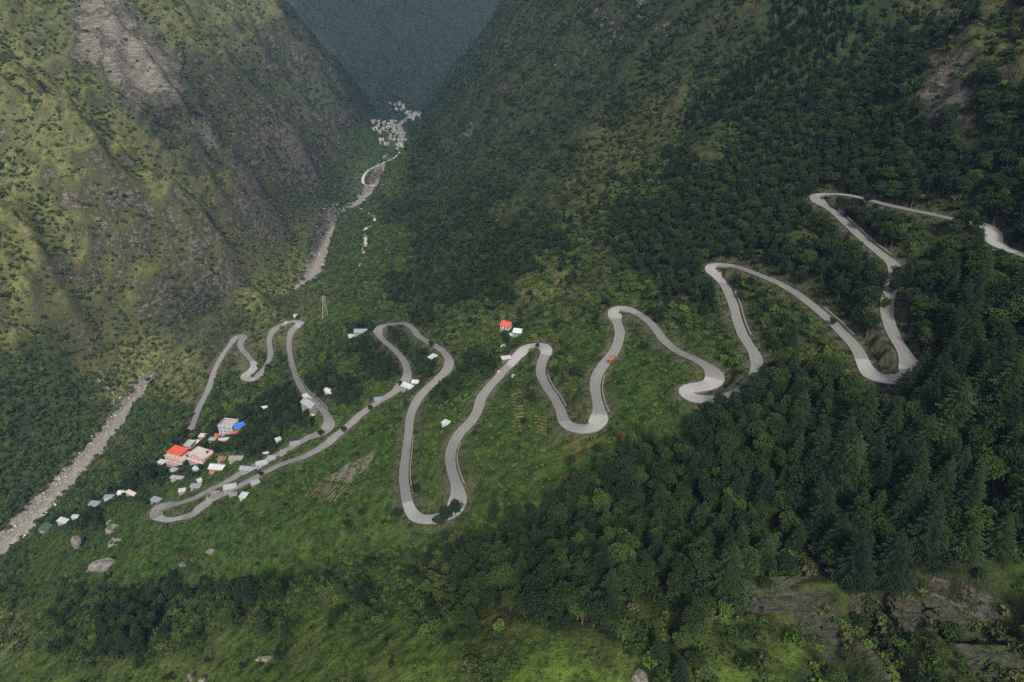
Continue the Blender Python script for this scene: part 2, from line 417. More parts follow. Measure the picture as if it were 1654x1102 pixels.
class NT:
    def __init__(self, name):
        self.m = bpy.data.materials.new(name); self.m.use_nodes = True
        self.t = self.m.node_tree; self.t.nodes.clear()
        self.out = self.t.nodes.new('ShaderNodeOutputMaterial')
    def n(self, kind, ins=None, **kw):
        nd = self.t.nodes.new('ShaderNode' + kind)
        for k, v in kw.items(): setattr(nd, k, v)
        for k, v in (ins or {}).items():
            if hasattr(v, 'links') or isinstance(v, bpy.types.NodeSocket): self.t.links.new(v, nd.inputs[k])
            else: nd.inputs[k].default_value = v
        return nd
    def noise(self, vec, scale, detail=4, rough=0.6, dist=0.0):
        return self.n('TexNoise', {'Vector': vec, 'Scale': scale, 'Detail': detail, 'Roughness': rough, 'Distortion': dist}).outputs['Fac']
    def math(self, op, a, b=0.0, clamp=False):
        nd = self.t.nodes.new('ShaderNodeMath'); nd.operation = op; nd.use_clamp = clamp
        for i, v in enumerate((a, b)):
            if isinstance(v, bpy.types.NodeSocket): self.t.links.new(v, nd.inputs[i])
            else: nd.inputs[i].default_value = v
        return nd.outputs[0]
    def ramp(self, fac, stops):
        nd = self.t.nodes.new('ShaderNodeValToRGB'); self.t.links.new(fac, nd.inputs[0])
        e = nd.color_ramp.elements
        while len(e) < len(stops): e.new(0.5)
        for k, (p, c) in enumerate(stops):
            e[k].position = p; e[k].color = (*c, 1) if len(c) == 3 else c
        return nd.outputs[0]
    def mix(self, fac, a, b, mode='MIX'):
        nd = self.t.nodes.new('ShaderNodeMix'); nd.data_type = 'RGBA'; nd.blend_type = mode
        for s, v in ((nd.inputs[0], fac), (nd.inputs[6], a), (nd.inputs[7], b)):
            if isinstance(v, bpy.types.NodeSocket): self.t.links.new(v, s)
            else: s.default_value = v if not isinstance(v, tuple) or len(v) == 4 else (*v, 1)
        return nd.outputs[2]
    def maprange(self, v, a, b, c=0.0, d=1.0):
        return self.n('MapRange', {0: v, 1: a, 2: b, 3: c, 4: d}).outputs[0]
    def bsdf(self, color, rough=0.9, bump=None, strength=0.5, dist=1.0, spec=0.2, **ins):
        p = self.n('BsdfPrincipled', {'Roughness': rough, 'Specular IOR Level': spec, **ins})
        if isinstance(color, bpy.types.NodeSocket): self.t.links.new(color, p.inputs[0])
        else: p.inputs[0].default_value = (*color, 1)
        if bump is not None:
            b = self.n('Bump', {'Height': bump, 'Strength': strength, 'Distance': dist})
            self.t.links.new(b.outputs[0], p.inputs['Normal'])
        self.t.links.new(p.outputs[0], self.out.inputs[0])
        return self.m
    def pos(self): return self.n('NewGeometry').outputs['Position']
    def obj(self): return self.n('TexCoord').outputs['Object']
    def attr(self, name, what='Color'): return self.n('Attribute', attribute_name=name).outputs[what]
    def rnd(self): return self.n('ObjectInfo').outputs['Random']

# ------------------------------------------------------------------ what covers the ground, by district
# every letter stands for one kind of cover; the sheet is the photograph cut in 40 x 27 districts
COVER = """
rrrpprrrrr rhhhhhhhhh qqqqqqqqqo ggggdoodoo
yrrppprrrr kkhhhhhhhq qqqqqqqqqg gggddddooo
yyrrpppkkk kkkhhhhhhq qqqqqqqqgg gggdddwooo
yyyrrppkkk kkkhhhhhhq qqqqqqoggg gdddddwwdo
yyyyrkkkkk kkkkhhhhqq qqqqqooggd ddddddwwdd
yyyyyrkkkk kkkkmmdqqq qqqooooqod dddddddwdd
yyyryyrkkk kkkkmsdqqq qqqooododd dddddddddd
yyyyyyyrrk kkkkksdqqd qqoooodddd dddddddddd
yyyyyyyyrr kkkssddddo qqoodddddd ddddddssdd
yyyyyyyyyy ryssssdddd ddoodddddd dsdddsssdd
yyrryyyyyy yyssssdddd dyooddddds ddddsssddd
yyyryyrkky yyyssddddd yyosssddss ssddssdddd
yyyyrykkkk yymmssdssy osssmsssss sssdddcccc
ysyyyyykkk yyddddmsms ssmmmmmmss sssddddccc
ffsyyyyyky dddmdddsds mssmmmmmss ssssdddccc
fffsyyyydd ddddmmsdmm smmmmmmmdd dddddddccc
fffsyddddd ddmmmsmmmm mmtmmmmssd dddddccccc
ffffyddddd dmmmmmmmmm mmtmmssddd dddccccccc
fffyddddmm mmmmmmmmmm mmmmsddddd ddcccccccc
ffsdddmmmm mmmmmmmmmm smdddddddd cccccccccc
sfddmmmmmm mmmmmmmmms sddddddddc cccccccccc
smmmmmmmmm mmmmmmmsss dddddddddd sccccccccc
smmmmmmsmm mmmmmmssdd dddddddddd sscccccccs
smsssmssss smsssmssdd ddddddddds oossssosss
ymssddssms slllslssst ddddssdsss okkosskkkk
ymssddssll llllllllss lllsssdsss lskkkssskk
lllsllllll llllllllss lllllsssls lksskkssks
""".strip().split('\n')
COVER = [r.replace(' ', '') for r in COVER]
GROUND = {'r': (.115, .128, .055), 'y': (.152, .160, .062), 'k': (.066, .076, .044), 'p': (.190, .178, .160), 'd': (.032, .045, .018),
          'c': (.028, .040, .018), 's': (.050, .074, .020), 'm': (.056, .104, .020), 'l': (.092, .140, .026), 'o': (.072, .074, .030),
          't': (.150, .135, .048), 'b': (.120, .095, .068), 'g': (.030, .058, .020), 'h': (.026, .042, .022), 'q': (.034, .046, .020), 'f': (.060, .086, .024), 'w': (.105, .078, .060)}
ROCKY = {'r': .27, 'y': .22, 'k': .44, 'q': .34, 'w': .75, 'p': .95, 'o': .35, 'b': 0, 'h': .16, 'd': .12, 's': .08, 'g': .1}
CW, CH = 1654 / 40, 1102 / 27
for _i, _r in enumerate(COVER): assert len(_r) == 40, (_i, len(_r))
_gc = np.array([[GROUND[c] for c in row] for row in COVER])
_gr = np.array([[ROCKY.get(c, 0.0) for c in row] for row in COVER])
_cx = (np.arange(40) + .5) * CW; _cy = (np.arange(27) + .5) * CH
def cover_at(px, py):
    i = np.clip((px / CW).astype(int), 0, 39); j = np.clip((py / CH).astype(int), 0, 26)
    return np.array([list(r) for r in COVER])[j, i]
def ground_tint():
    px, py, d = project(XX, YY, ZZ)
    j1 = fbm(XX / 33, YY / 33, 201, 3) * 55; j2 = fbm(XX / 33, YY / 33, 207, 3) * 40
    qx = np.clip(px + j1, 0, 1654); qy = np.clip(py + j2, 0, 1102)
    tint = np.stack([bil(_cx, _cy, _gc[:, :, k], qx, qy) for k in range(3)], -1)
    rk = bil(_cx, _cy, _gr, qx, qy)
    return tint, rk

# ------------------------------------------------------------------ ground sheet
def mat_ground():
    t = NT('hillside_ground')
    pos = t.pos()
    nor = t.n('NewGeometry').outputs['Normal']
    nz = t.n('SeparateXYZ', {0: nor}).outputs[2]
    tint = t.attr('tint'); rocky = t.attr('rocky', 'Fac'); bed = t.attr('bed', 'Fac'); cut = t.attr('cut', 'Fac')
    n1 = t.noise(pos, 0.035, 5, .62); n2 = t.noise(pos, 0.17, 5, .68); n3 = t.noise(pos, 0.9, 4, .7)
    # grass: patchy light and dark
    g = t.mix(t.maprange(n2, .38, .62), t.mix(1.0, tint, (.42, .46, .42), 'MULTIPLY'), t.mix(1.0, tint, (1.62, 1.50, 1.35), 'MULTIPLY'))
    g = t.mix(t.maprange(n3, .25, .75, .0, .75), t.mix(1.0, g, (.42, .48, .45), 'MULTIPLY'), g)
    g = t.mix(t.math('MULTIPLY', t.maprange(n1, .50, .66, 0, .40), t.maprange(t.n('RGBToBW', {0: tint}).outputs[0], .05, .12)), g, (.150, .130, .055))
    # rock with strata
    mp = t.n('Mapping', {'Vector': pos, 'Rotation': (0.25, 0.12, 0.3), 'Scale': (.16, .16, 1.1)}).outputs[0]
    st = t.noise(mp, 0.55, 6, .72, .6)
    cr = t.n('TexVoronoi', {'Vector': pos, 'Scale': .16}, feature='DISTANCE_TO_EDGE').outputs['Distance']
    r = t.ramp(st, [(.28, (.024, .024, .019)), (.46, (.078, .076, .062)), (.60, (.135, .128, .108)), (.78, (.27, .255, .225))])
    r = t.mix(t.maprange(n1, .40, .62, 0, .55), r, t.mix(1.0, r, (1.05, .92, .82), 'MULTIPLY'))
    lum = t.n('RGBToBW', {0: tint}).outputs[0]
    r = t.mix(1.0, r, t.n('CombineColor', {0: t.maprange(lum, .08, .24, 1.0, 2.3), 1: t.maprange(lum, .08, .24, 1.0, 2.2), 2: t.maprange(lum, .08, .24, 1.0, 2.15)}).outputs[0], 'MULTIPLY')
    # where rock shows
    a = t.math('ADD', t.math('MULTIPLY', rocky, .95), t.math('MULTIPLY', t.math('SUBTRACT', n2, .5), 1.5))
    a = t.math('ADD', a, t.math('MULTIPLY', t.math('SUBTRACT', .62, nz), 1.3))
    a = t.maprange(t.math('ADD', a, t.math('MULTIPLY', t.math('SUBTRACT', n3, .5), .7)), .42, .62)
    col = t.mix(a, g, r)
    # road cuts: bare brown earth and concrete-stained margins
    earth = t.ramp(n3, [(.3, (.055, .060, .030)), (.7, (.135, .118, .085))])
    col = t.mix(t.math('MULTIPLY', cut, t.maprange(n2, .38, .60), True), col, earth)
    gravel = t.ramp(t.noise(pos, .55, 6, .75), [(.32, (.095, .085, .072)), (.52, (.20, .182, .158)), (.70, (.39, .37, .335))])
    col = t.mix(t.maprange(t.math('ADD', bed, t.math('MULTIPLY', t.math('SUBTRACT', n2, .5), 1.5)), .36, .60), col, gravel)
    h = t.math('ADD', t.math('MULTIPLY', n3, 1.1), t.math('MULTIPLY', st, t.math('MULTIPLY', a, 3.0)))
    h = t.math('ADD', h, t.math('MULTIPLY', n2, 2.0))
    return t.bsdf(col, .95, h, .9, 1.0, .1)
def build_ground():
    ny, nx = XX.shape
    idx = np.arange(ny * nx).reshape(ny, nx)
    F = np.stack([idx[:-1, :-1], idx[:-1, 1:], idx[1:, 1:], idx[1:, :-1]], -1).reshape(-1, 4)
    V = np.stack([XX, YY, ZZ + CAM_H], -1).reshape(-1, 3)
    me = mesh_from('ground', V, F, [mat_ground()], True)
    tint, rk = ground_tint()
    a = me.attributes.new('tint', 'FLOAT_COLOR', 'POINT')
    a.data.foreach_set('color', np.concatenate([tint, np.ones(tint.shape[:2] + (1,))], -1).astype(np.float32).ravel())
    for nm, v in (('rocky', rk), ('bed', 1 - sstep(8, 17, RD)), ('cut', (1 - sstep(2, 7, ROAD_D)))):
        a = me.attributes.new(nm, 'FLOAT', 'POINT'); a.data.foreach_set('value', v.astype(np.float32).ravel())
    return link('ground', me, kind='structure')
GROUND_OBJ = build_ground()

# ------------------------------------------------------------------ roads
def frames(P):
    t = np.gradient(P[:, :2], axis=0); t /= np.linalg.norm(t, axis=1)[:, None] + 1e-9
    return t, np.stack([-t[:, 1], t[:, 0]], 1)
def ribbon(P, prof):
    """sweep a profile of (sideways, up) pairs, each a scalar or an array along the path"""
    t, n = frames(P)
    rows = []
    for s, u in prof:
        s = np.broadcast_to(s, (len(P),)); u = np.broadcast_to(u, (len(P),))
        rows.append(np.column_stack([P[:, :2] + n * s[:, None], P[:, 2] + CAM_H + u]))
    V = np.stack(rows, 1); k, m = V.shape[:2]
    idx = np.arange(k * m).reshape(k, m)
    F = np.stack([idx[:-1, :-1], idx[1:, :-1], idx[1:, 1:], idx[:-1, 1:]], -1).reshape(-1, 4)
    return V.reshape(-1, 3), F, k, m
def mat_concrete_road():
    t = NT('concrete_road')
    pos = t.pos()
    fresh = t.attr('fresh', 'Fac'); across = t.attr('across', 'Fac'); along = t.attr('along', 'Fac')
    n1 = t.noise(pos, .12, 4); n2 = t.noise(pos, 1.3, 5, .7)
    old = t.ramp(n2, [(.25, (.140, .136, .126)), (.55, (.200, .194, .180)), (.8, (.26, .25, .235))])
    old = t.mix(t.maprange(n1, .42, .62, 0, .6), old, (.17, .165, .155))
    # wheel tracks and the slab joints across the carriageway
    tr = t.math('ABSOLUTE', t.math('SUBTRACT', t.math('ABSOLUTE', across), .42))
    old = t.mix(t.maprange(tr, .04, .16, .40, 0), old, (.135, .130, .122))
    j = t.math('ABSOLUTE', t.math('SUBTRACT', t.math('FRACT', t.math('MULTIPLY', along, .2)), .5))
    old = t.mix(t.maprange(j, .0, .02, .5, 0), old, (.08, .08, .075))
    new = t.ramp(n2, [(.2, (.29, .285, .27)), (.8, (.38, .37, .35))])
    col = t.mix(fresh, old, new)
    edge = t.maprange(t.math('ADD', t.math('ABSOLUTE', across), t.math('MULTIPLY', t.math('SUBTRACT', n2, .5), .35)), .90, 1.0)
    col = t.mix(edge, col, (.085, .085, .055))
    return t.bsdf(col, .85, n2, .2, .1, .2)
CONCRETE_ROAD = mat_concrete_road()
FRESH_PX = [(1412, 612), (1355, 316), (935, 693), (1118, 640), (680, 838), (270, 833), (860, 562), (1158, 436), (1005, 510), (405, 606), (478, 521), (1603, 388)]
def build_road():
    hw = ROAD_HW
    ed = 0.35 * fbm(np.arange(len(ROAD)) / 6.0, np.zeros(len(ROAD)), 301, 3)
    hl, hr = hw + ed, hw + 0.35 * fbm(np.arange(len(ROAD)) / 6.0, np.zeros(len(ROAD)) + 7.7, 305, 3)
    prof = [(hl + .05, -0.9), (hl, .14), (hl * .5, .20), (0, .23), (-hr * .5, .20), (-hr, .14), (-hr - .05, -0.9)]
    V, F, k, m = ribbon(ROAD, prof)
    me = mesh_from('road', V, F, [CONCRETE_ROAD], False)
    fr = np.zeros(k)
    px, py, d = project(ROAD[:, 0], ROAD[:, 1], ROAD[:, 2])
    for fx, fy in FRESH_PX:
        i = np.argmin(np.hypot(px - fx, py - fy))
        w = 9 + (i * 7 % 8)
        fr[max(0, i - w):i + w] = 0.50 + .35 * ((i * 13) % 5) / 5
    for nm, v in (('fresh', np.repeat(fr, m)), ('across', np.tile([1.05, 1, .5, 0, -.5, -1, -1.05], k)), ('along', np.repeat(np.arange(k) * 1.5, m))):
        a = me.attributes.new(nm, 'FLOAT', 'POINT'); a.data.foreach_set('value', v.astype(np.float32))
    link('road', me, kind='structure')
build_road()
def mat_dirt(name, a, b):
    t = NT(name); n = t.noise(t.pos(), 1.1, 5, .7)
    return t.bsdf(t.ramp(n, [(.25, a), (.75, b)]), .95, n, .3, .2, .1)
PATH = mat_dirt('trodden_path', (.13, .125, .09), (.25, .235, .18))
DIRT = mat_dirt('dirt_track', (.28, .26, .22), (.46, .43, .37))
for _nm, _P, _hw in TRACKS:
    e = _hw * .25 * fbm(np.arange(len(_P)) / 3.0, np.zeros(len(_P)), 333, 3)
    V, F, k, m = ribbon(_P, [(_hw + e, -1.2), (_hw + e, .15), (0, .3), (-_hw - e, .15), (-_hw - e, -1.2)])
    link(_nm, mesh_from(_nm, V, F, [DIRT if _nm == 'dirt_road' else PATH], False), kind='structure')

# ------------------------------------------------------------------ river
def build_river():
    P = resample(catmull(RIVER, 5), 4.0)
    s = np.arange(len(P))
    narrow = np.interp(P[:, 1], [1300, 1420], [1, .42])
    w = 6.2 + 3.0 * fbm(s / 14.0, s * 0.0, 401, 3) + 2.5 * fbm(s / 4.0, s * 0.0 + 3, 402, 2)
    w = w * narrow
    off = narrow * 4.5 * fbm(s / 22.0, s * 0.0, 405, 2)
    rows = [(off + w * f, 0.5 + 0.25 * fbm(s / 1.6, s * 0 + 5 * f, 410, 2)) for f in np.linspace(1, -1, 9)]
    rows = [(rows[0][0] + .5, -1.2)] + rows + [(rows[-1][0] - .5, -1.2)]
    V, F, k, m = ribbon(P, rows)
    t = NT('silty_river_water')
    pos = t.pos()
    n = t.noise(t.n('Mapping', {'Vector': pos, 'Scale': (1, .45, 1)}).outputs[0], .5, 6, .72, 1.2)
    col = t.ramp(n, [(.30, (.155, .138, .115)), (.52, (.22, .198, .168)), (.64, (.36, .335, .30)), (.74, (.66, .64, .60))])
    mat = t.bsdf(col, t.maprange(n, .5, .7, .28, .8), n, .6, .5, .5)
    link('river', mesh_from('river', V, F, [mat], True), kind='structure')
build_river()
# ------------------------------------------------------------------ foliage materials
def mat_leaf(name, stops, trans=.25, rough=.75):
    t = NT(name)
    tone = t.attr('tone', 'Fac')
    f = t.math('ADD', t.math('MULTIPLY', t.rnd(), .62), t.math('MULTIPLY', tone, .38))
    col = t.ramp(f, stops)
    d = t.n('BsdfPrincipled', {'Base Color': col, 'Roughness': rough, 'Specular IOR Level': .18})
    tr = t.n('BsdfTranslucent', {'Color': t.mix(1.0, col, (1.25, 1.35, .55), 'MULTIPLY')})
    mx = t.n('MixShader', {0: trans, 1: d.outputs[0], 2: tr.outputs[0]})
    t.t.links.new(mx.outputs[0], t.out.inputs[0])
    return t.m
LEAF_DARK = mat_leaf('dark_leaves', [(0, (.011, .023, .011)), (.4, (.017, .034, .014)), (.75, (.028, .048, .016)), (1, (.040, .060, .019))])
LEAF_MID = mat_leaf('green_leaves', [(0, (.017, .035, .011)), (.45, (.030, .055, .014)), (.8, (.046, .074, .018)), (1, (.068, .094, .025))])
LEAF_LIGHT = mat_leaf('light_leaves', [(0, (.040, .080, .014)), (.5, (.070, .120, .020)), (.85, (.100, .150, .028)), (1, (.14, .17, .04))])
LEAF_FRESH = mat_leaf('fresh_leaves', [(0, (.024, .050, .012)), (.5, (.042, .076, .016)), (1, (.074, .104, .026))])
LEAF_OLIVE = mat_leaf('olive_leaves', [(0, (.040, .058, .020)), (.5, (.072, .086, .028)), (.85, (.105, .116, .038)), (1, (.14, .13, .055))])
NEEDLE_DARK = mat_leaf('dark_needles', [(0, (.009, .018, .010)), (.5, (.014, .027, .012)), (1, (.025, .042, .016))], .15)
NEEDLE_MID = mat_leaf('green_needles', [(0, (.013, .027, .010)), (.5, (.021, .040, .013)), (1, (.036, .058, .018))], .15)
NEEDLE_LIGHT = mat_leaf('bright_needles', [(0, (.022, .060, .016)), (.5, (.034, .080, .020)), (1, (.060, .100, .030))], .2)
LEAF_RUST = mat_leaf('rusty_leaves', [(0, (.075, .034, .020)), (1, (.12, .055, .032))], .2)
def mat_bark():
    t = NT('bark'); n = t.noise(t.n('Mapping', {'Vector': t.obj(), 'Scale': (3, 3, .7)}).outputs[0], 2.0, 5, .7)
    return t.bsdf(t.ramp(n, [(.3, (.045, .036, .028)), (.7, (.13, .105, .085))]), .95, n, .6, .1, .1)
BARK = mat_bark()

# ------------------------------------------------------------------ tree and bush shapes
def tube(P, rad, sides=6):
    P = np.array(P, float); V = []; F = []
    for i, p in enumerate(P):
        d = P[min(i + 1, len(P) - 1)] - P[max(i - 1, 0)]; d /= np.linalg.norm(d)
        a = np.cross(d, [1, 0, 0] if abs(d[0]) < .8 else [0, 1, 0]); a /= np.linalg.norm(a); b = np.cross(d, a)
        for s in range(sides):
            th = 2 * math.pi * s / sides
            V.append(p + rad[i] * (math.cos(th) * a + math.sin(th) * b))
    for i in range(len(P) - 1):
        for s in range(sides):
            F.append((i * sides + s, i * sides + (s + 1) % sides, (i + 1) * sides + (s + 1) % sides, (i + 1) * sides + s))
    return np.array(V), np.array(F)
def join(parts):
    V = []; F = []; o = 0
    for v, f in parts: V.append(v); F.append(f + o); o += len(v)
    return np.concatenate(V), np.concatenate(F)
def quads(C, N, size, g, aspect=1.0):
    """leaf clumps: one small kinked quad at every centre C facing N"""
    n = len(C)
    a = np.cross(N, g.normal(size=(n, 3))); a /= np.linalg.norm(a, axis=1)[:, None] + 1e-9
    b = np.cross(N, a)
    s = (size * g.uniform(.6, 1.4, n))[:, None]
    k = N * s * .35
    V = np.stack([C - a * s * aspect - k, C - b * s * .8 + k * .6, C + a * s * aspect - k, C + b * s * .8 + k * .6], 1).reshape(-1, 3)
    return V, np.arange(4 * n).reshape(n, 4)
def sph(n, g):
    v = g.normal(size=(n, 3)); return v / np.linalg.norm(v, axis=1)[:, None]
def foliage_mesh(name, V, F, tone, mat):
    me = mesh_from(name, V, F, [mat], False)
    a = me.attributes.new('tone', 'FLOAT', 'FACE'); a.data.foreach_set('value', np.asarray(tone, np.float32))
    return me
def lobes_crown(seed, cen, rad, lobes, per, leaf, lr=(1.1, 1.9), jit=.5):
    g = np.random.default_rng(seed)
    Vs = []; tone = []
    L = sph(lobes, g) * (g.random((lobes, 1)) ** .45) * np.array(rad) * .72 + np.array(cen)
    for c in L:
        r = g.uniform(*lr)
        d = sph(per, g); d[:, 2] = np.where(d[:, 2] < -.35, -d[:, 2], d[:, 2])
        p = c + d * np.array([r, r, r * .8]) * g.uniform(.72, 1.08, (per, 1))
        nn = d * (1 - jit) + sph(per, g) * jit; nn /= np.linalg.norm(nn, axis=1)[:, None] + 1e-9
        v, f = quads(p, nn, leaf, g); Vs.append((v, f)); tone.append(np.clip(g.uniform(.15, .85) + g.normal(0, .12, per), 0, 1))
    V, F = join(Vs)
    return V, F, np.concatenate(tone)
def broad_crown(seed, near=True):
    g = np.random.default_rng(seed)
    rx = g.uniform(3.2, 4.3)
    if near: return lobes_crown(seed, (0, 0, 6.3), (rx, rx, 3.4), 26, 92, .29, (.9, 1.8))
    return lobes_crown(seed, (0, 0, 6.0), (rx, rx, 3.6), 9, 17, .95, (1.4, 2.2))
def broad_trunk(seed):
    g = np.random.default_rng(seed); b = np.array([0, 0, -.8])
    P = [b, (0, 0, .4), (g.normal(0, .15), g.normal(0, .15), 2.4), (g.normal(0, .3), g.normal(0, .3), 4.8), (g.normal(0, .4), g.normal(0, .4), 7.2)]
    parts = [tube(P, [.36, .28, .22, .16, .06])]
    for k in range(5):
        th = k * 1.26 + g.uniform(-.4, .4); z = g.uniform(2.2, 4.4); l = g.uniform(1.8, 3.0)
        parts.append(tube([(0, 0, z), (math.cos(th) * l * .5, math.sin(th) * l * .5, z + l * .45), (math.cos(th) * l, math.sin(th) * l, z + l * .95)], [.13, .09, .03], 5))
    return join(parts)
def fir_crown(seed, near=True, H=22.0, Rb=4.6):
    g = np.random.default_rng(seed); V = []; F = []; tone = []
    whorls, nb = (30, 10) if near else (9, 6)
    for i in range(whorls):
        t = (i + g.uniform(-.25, .25)) / whorls
        z = 1.6 + (H - 1.7) * t
        r = Rb * (1 - t) ** .82 * g.uniform(.82, 1.12) + .25
        if t < .12: r *= .72 + t * 2.3
        m = max(4, int(nb * (1 - .45 * t)))
        a0 = g.uniform(0, 6.28)
        for b in range(m):
            th = a0 + 6.283 * b / m + g.normal(0, .16); L = r * g.uniform(.72, 1.14)
            d = np.array([math.cos(th), math.sin(th), 0]); s = np.array([-d[1], d[0], 0])
            dr = g.uniform(.22, .42); w = L * g.uniform(.20, .30) + .12
            zz = z + g.normal(0, .22)
            tn = np.clip(g.uniform(.1, .9), 0, 1)
            sp = lambda q: d * L * q + np.array([0, 0, zz + L * (.16 * q - dr * q * q)])
            if near:
                for q in (.12, .30, .47, .63, .79, .93):
                    wl_ = w * 2.1 * (1.05 - q) ** .7 * min(1, .45 + 2.2 * q)
                    for e in (-1, 1):
                        o = len(V); l = wl_ * g.uniform(.7, 1.25); dirv = s * e * .85 + d * .62 + np.array([0, 0, -.42 + g.normal(0, .14)])
                        c = sp(q); k = L * .085 * d + [0, 0, g.normal(0, .04)]
                        V.extend([c - k, c - k * .3 + dirv * l * .62 - k * .5, c + dirv * l, c + k]); F.append((o, o + 1, o + 2, o + 3)); tone.append(np.clip(tn + g.normal(0, .14), 0, 1))
                continue
            st = [(0.1, .6, 0), (.6, 1.25, 0), (1.0, .2, 0)]
            rows = []
            for q, wf, _ in st:
                c = sp(q); jl, jr = g.uniform(.7, 1.25, 2)
                rows.append([c + s * w * wf * jl + [0, 0, -w * .34 * wf], c, c - s * w * wf * jr + [0, 0, -w * .34 * wf]])
            o = len(V)
            for row in rows: V.extend(row)
            for q in range(len(st) - 1):
                for k in (0, 1):
                    F.append((o + q * 3 + k, o + q * 3 + k + 1, o + q * 3 + 3 + k + 1, o + q * 3 + 3 + k)); tone.append(np.clip(tn + g.normal(0, .12), 0, 1))
    return np.array(V), np.array(F), np.array(tone)
def fir_trunk(H=22.0):
    return tube([(0, 0, -1.2), (0, 0, .5), (0, 0, H * .5), (0, 0, H * .98)], [.44, .34, .2, .03], 7)
def pine_crown(seed):
    g = np.random.default_rng(seed); Vs = []; tone = []
    for k in range(26):
        t = (k + .5) / 26; z = 6.2 + 9.3 * t; r = (3.4 * (1 - t) ** .6 + .4) * g.uniform(.35, 1.05); th = k * 2.4 + g.normal(0, .4)
        c = np.array([math.cos(th) * r, math.sin(th) * r, z]); n = 34
        d = sph(n, g); p = c + d * np.array([1.15, 1.15, .55]) * g.uniform(.5, 1.1, (n, 1))
        nn = d * .4 + sph(n, g) * .5 + [0, 0, .35]; nn /= np.linalg.norm(nn, axis=1)[:, None]
        Vs.append(quads(p, nn, .34, g, 1.2)); tone.append(np.clip(g.uniform(.15, .85) + g.normal(0, .1, n), 0, 1))
    V, F = join(Vs); return V, F, np.concatenate(tone)
def pine_trunk(seed):
    g = np.random.default_rng(seed)
    parts = [tube([(0, 0, -1), (0, 0, .4), (g.normal(0, .2), g.normal(0, .2), 7), (g.normal(0, .25), 0, 15)], [.27, .21, .15, .03], 6)]
    for k in range(14):
        t = (k + .5) / 14; z = 5 + 9 * t; r = 3.0 * (1 - t) ** .6 + .3; th = k * 2.4
        parts.append(tube([(0, 0, z), (math.cos(th) * r * .5, math.sin(th) * r * .5, z + .35), (math.cos(th) * r, math.sin(th) * r, z + .9)], [.07, .05, .02], 4))
    return join(parts)
def bush_mesh(name, seed, mat, near=True, flat=.75):
    g = np.random.default_rng(seed)
    if near: V, F, tn = lobes_crown(seed, (0, 0, .42), (.75, .75, .42 * flat), 7, 17, .17, (.30, .50), .45)
    else: V, F, tn = lobes_crown(seed, (0, 0, .40), (.7, .7, .40 * flat), 4, 9, .30, (.42, .6), .4)
    return foliage_mesh(name, V, F, tn, mat)

CROWN = {}
for tone, m in (('dark', LEAF_DARK), ('mid', LEAF_MID), ('light', LEAF_FRESH)):
    CROWN['broad', tone] = [foliage_mesh('crown', *broad_crown(500 + k), m) for k in range(4)]
for tone, m in (('dark', NEEDLE_DARK), ('mid', NEEDLE_MID), ('light', NEEDLE_LIGHT)):
    CROWN['fir', tone] = [foliage_mesh('crown', *fir_crown(600 + k, True, 22, (5.6, 6.6, 7.6)[k]), m) for k in range(3)]
CROWN['pine', 'mid'] = [foliage_mesh('crown', *pine_crown(700 + k), NEEDLE_MID) for k in range(2)]
CROWN['pine', 'dark'] = [foliage_mesh('crown', *pine_crown(705 + k), NEEDLE_DARK) for k in range(2)]
CROWN['broad', 'rust'] = [foliage_mesh('crown', *broad_crown(503), LEAF_RUST)]
TRUNK = {'broad': [mesh_from('trunk', *broad_trunk(520 + k), [BARK], True) for k in range(3)],
         'fir': [mesh_from('trunk', *fir_trunk(), [BARK], True)], 'pine': [mesh_from('trunk', *pine_trunk(720 + k), [BARK], True) for k in range(2)]}

def proto_collection(name, meshes):
    c = bpy.data.collections.new(name)
    for k, me in enumerate(meshes):
        o = bpy.data.objects.new('%s_%02d' % (name, k), me); c.objects.link(o)
    return c
def with_trunk(V, F, tone, tv, tf, mat):
    v, f = join([(V, F), (tv, tf)])
    me = mesh_from('stand_tree', v, f, [mat, BARK], False, np.r_[np.zeros(len(F)), np.ones(len(tf))])
    a = me.attributes.new('tone', 'FLOAT', 'FACE'); a.data.foreach_set('value', np.r_[tone, np.full(len(tf), .5)].astype(np.float32))
    return me
def stand_meshes(kind, mats, near):
    out = []
    for k, m in enumerate(mats):
        if kind == 'broad': out.append(with_trunk(*broad_crown(540 + k, near), *tube([(0, 0, -1), (0, 0, 5)], [.3, .1], 4), m))
        else: out.append(with_trunk(*fir_crown(640 + k, near, 22, 6.0 + .5 * (k % 3)), *tube([(0, 0, -1), (0, 0, 20)], [.4, .05], 4), m))
    return out
PROTO = {}
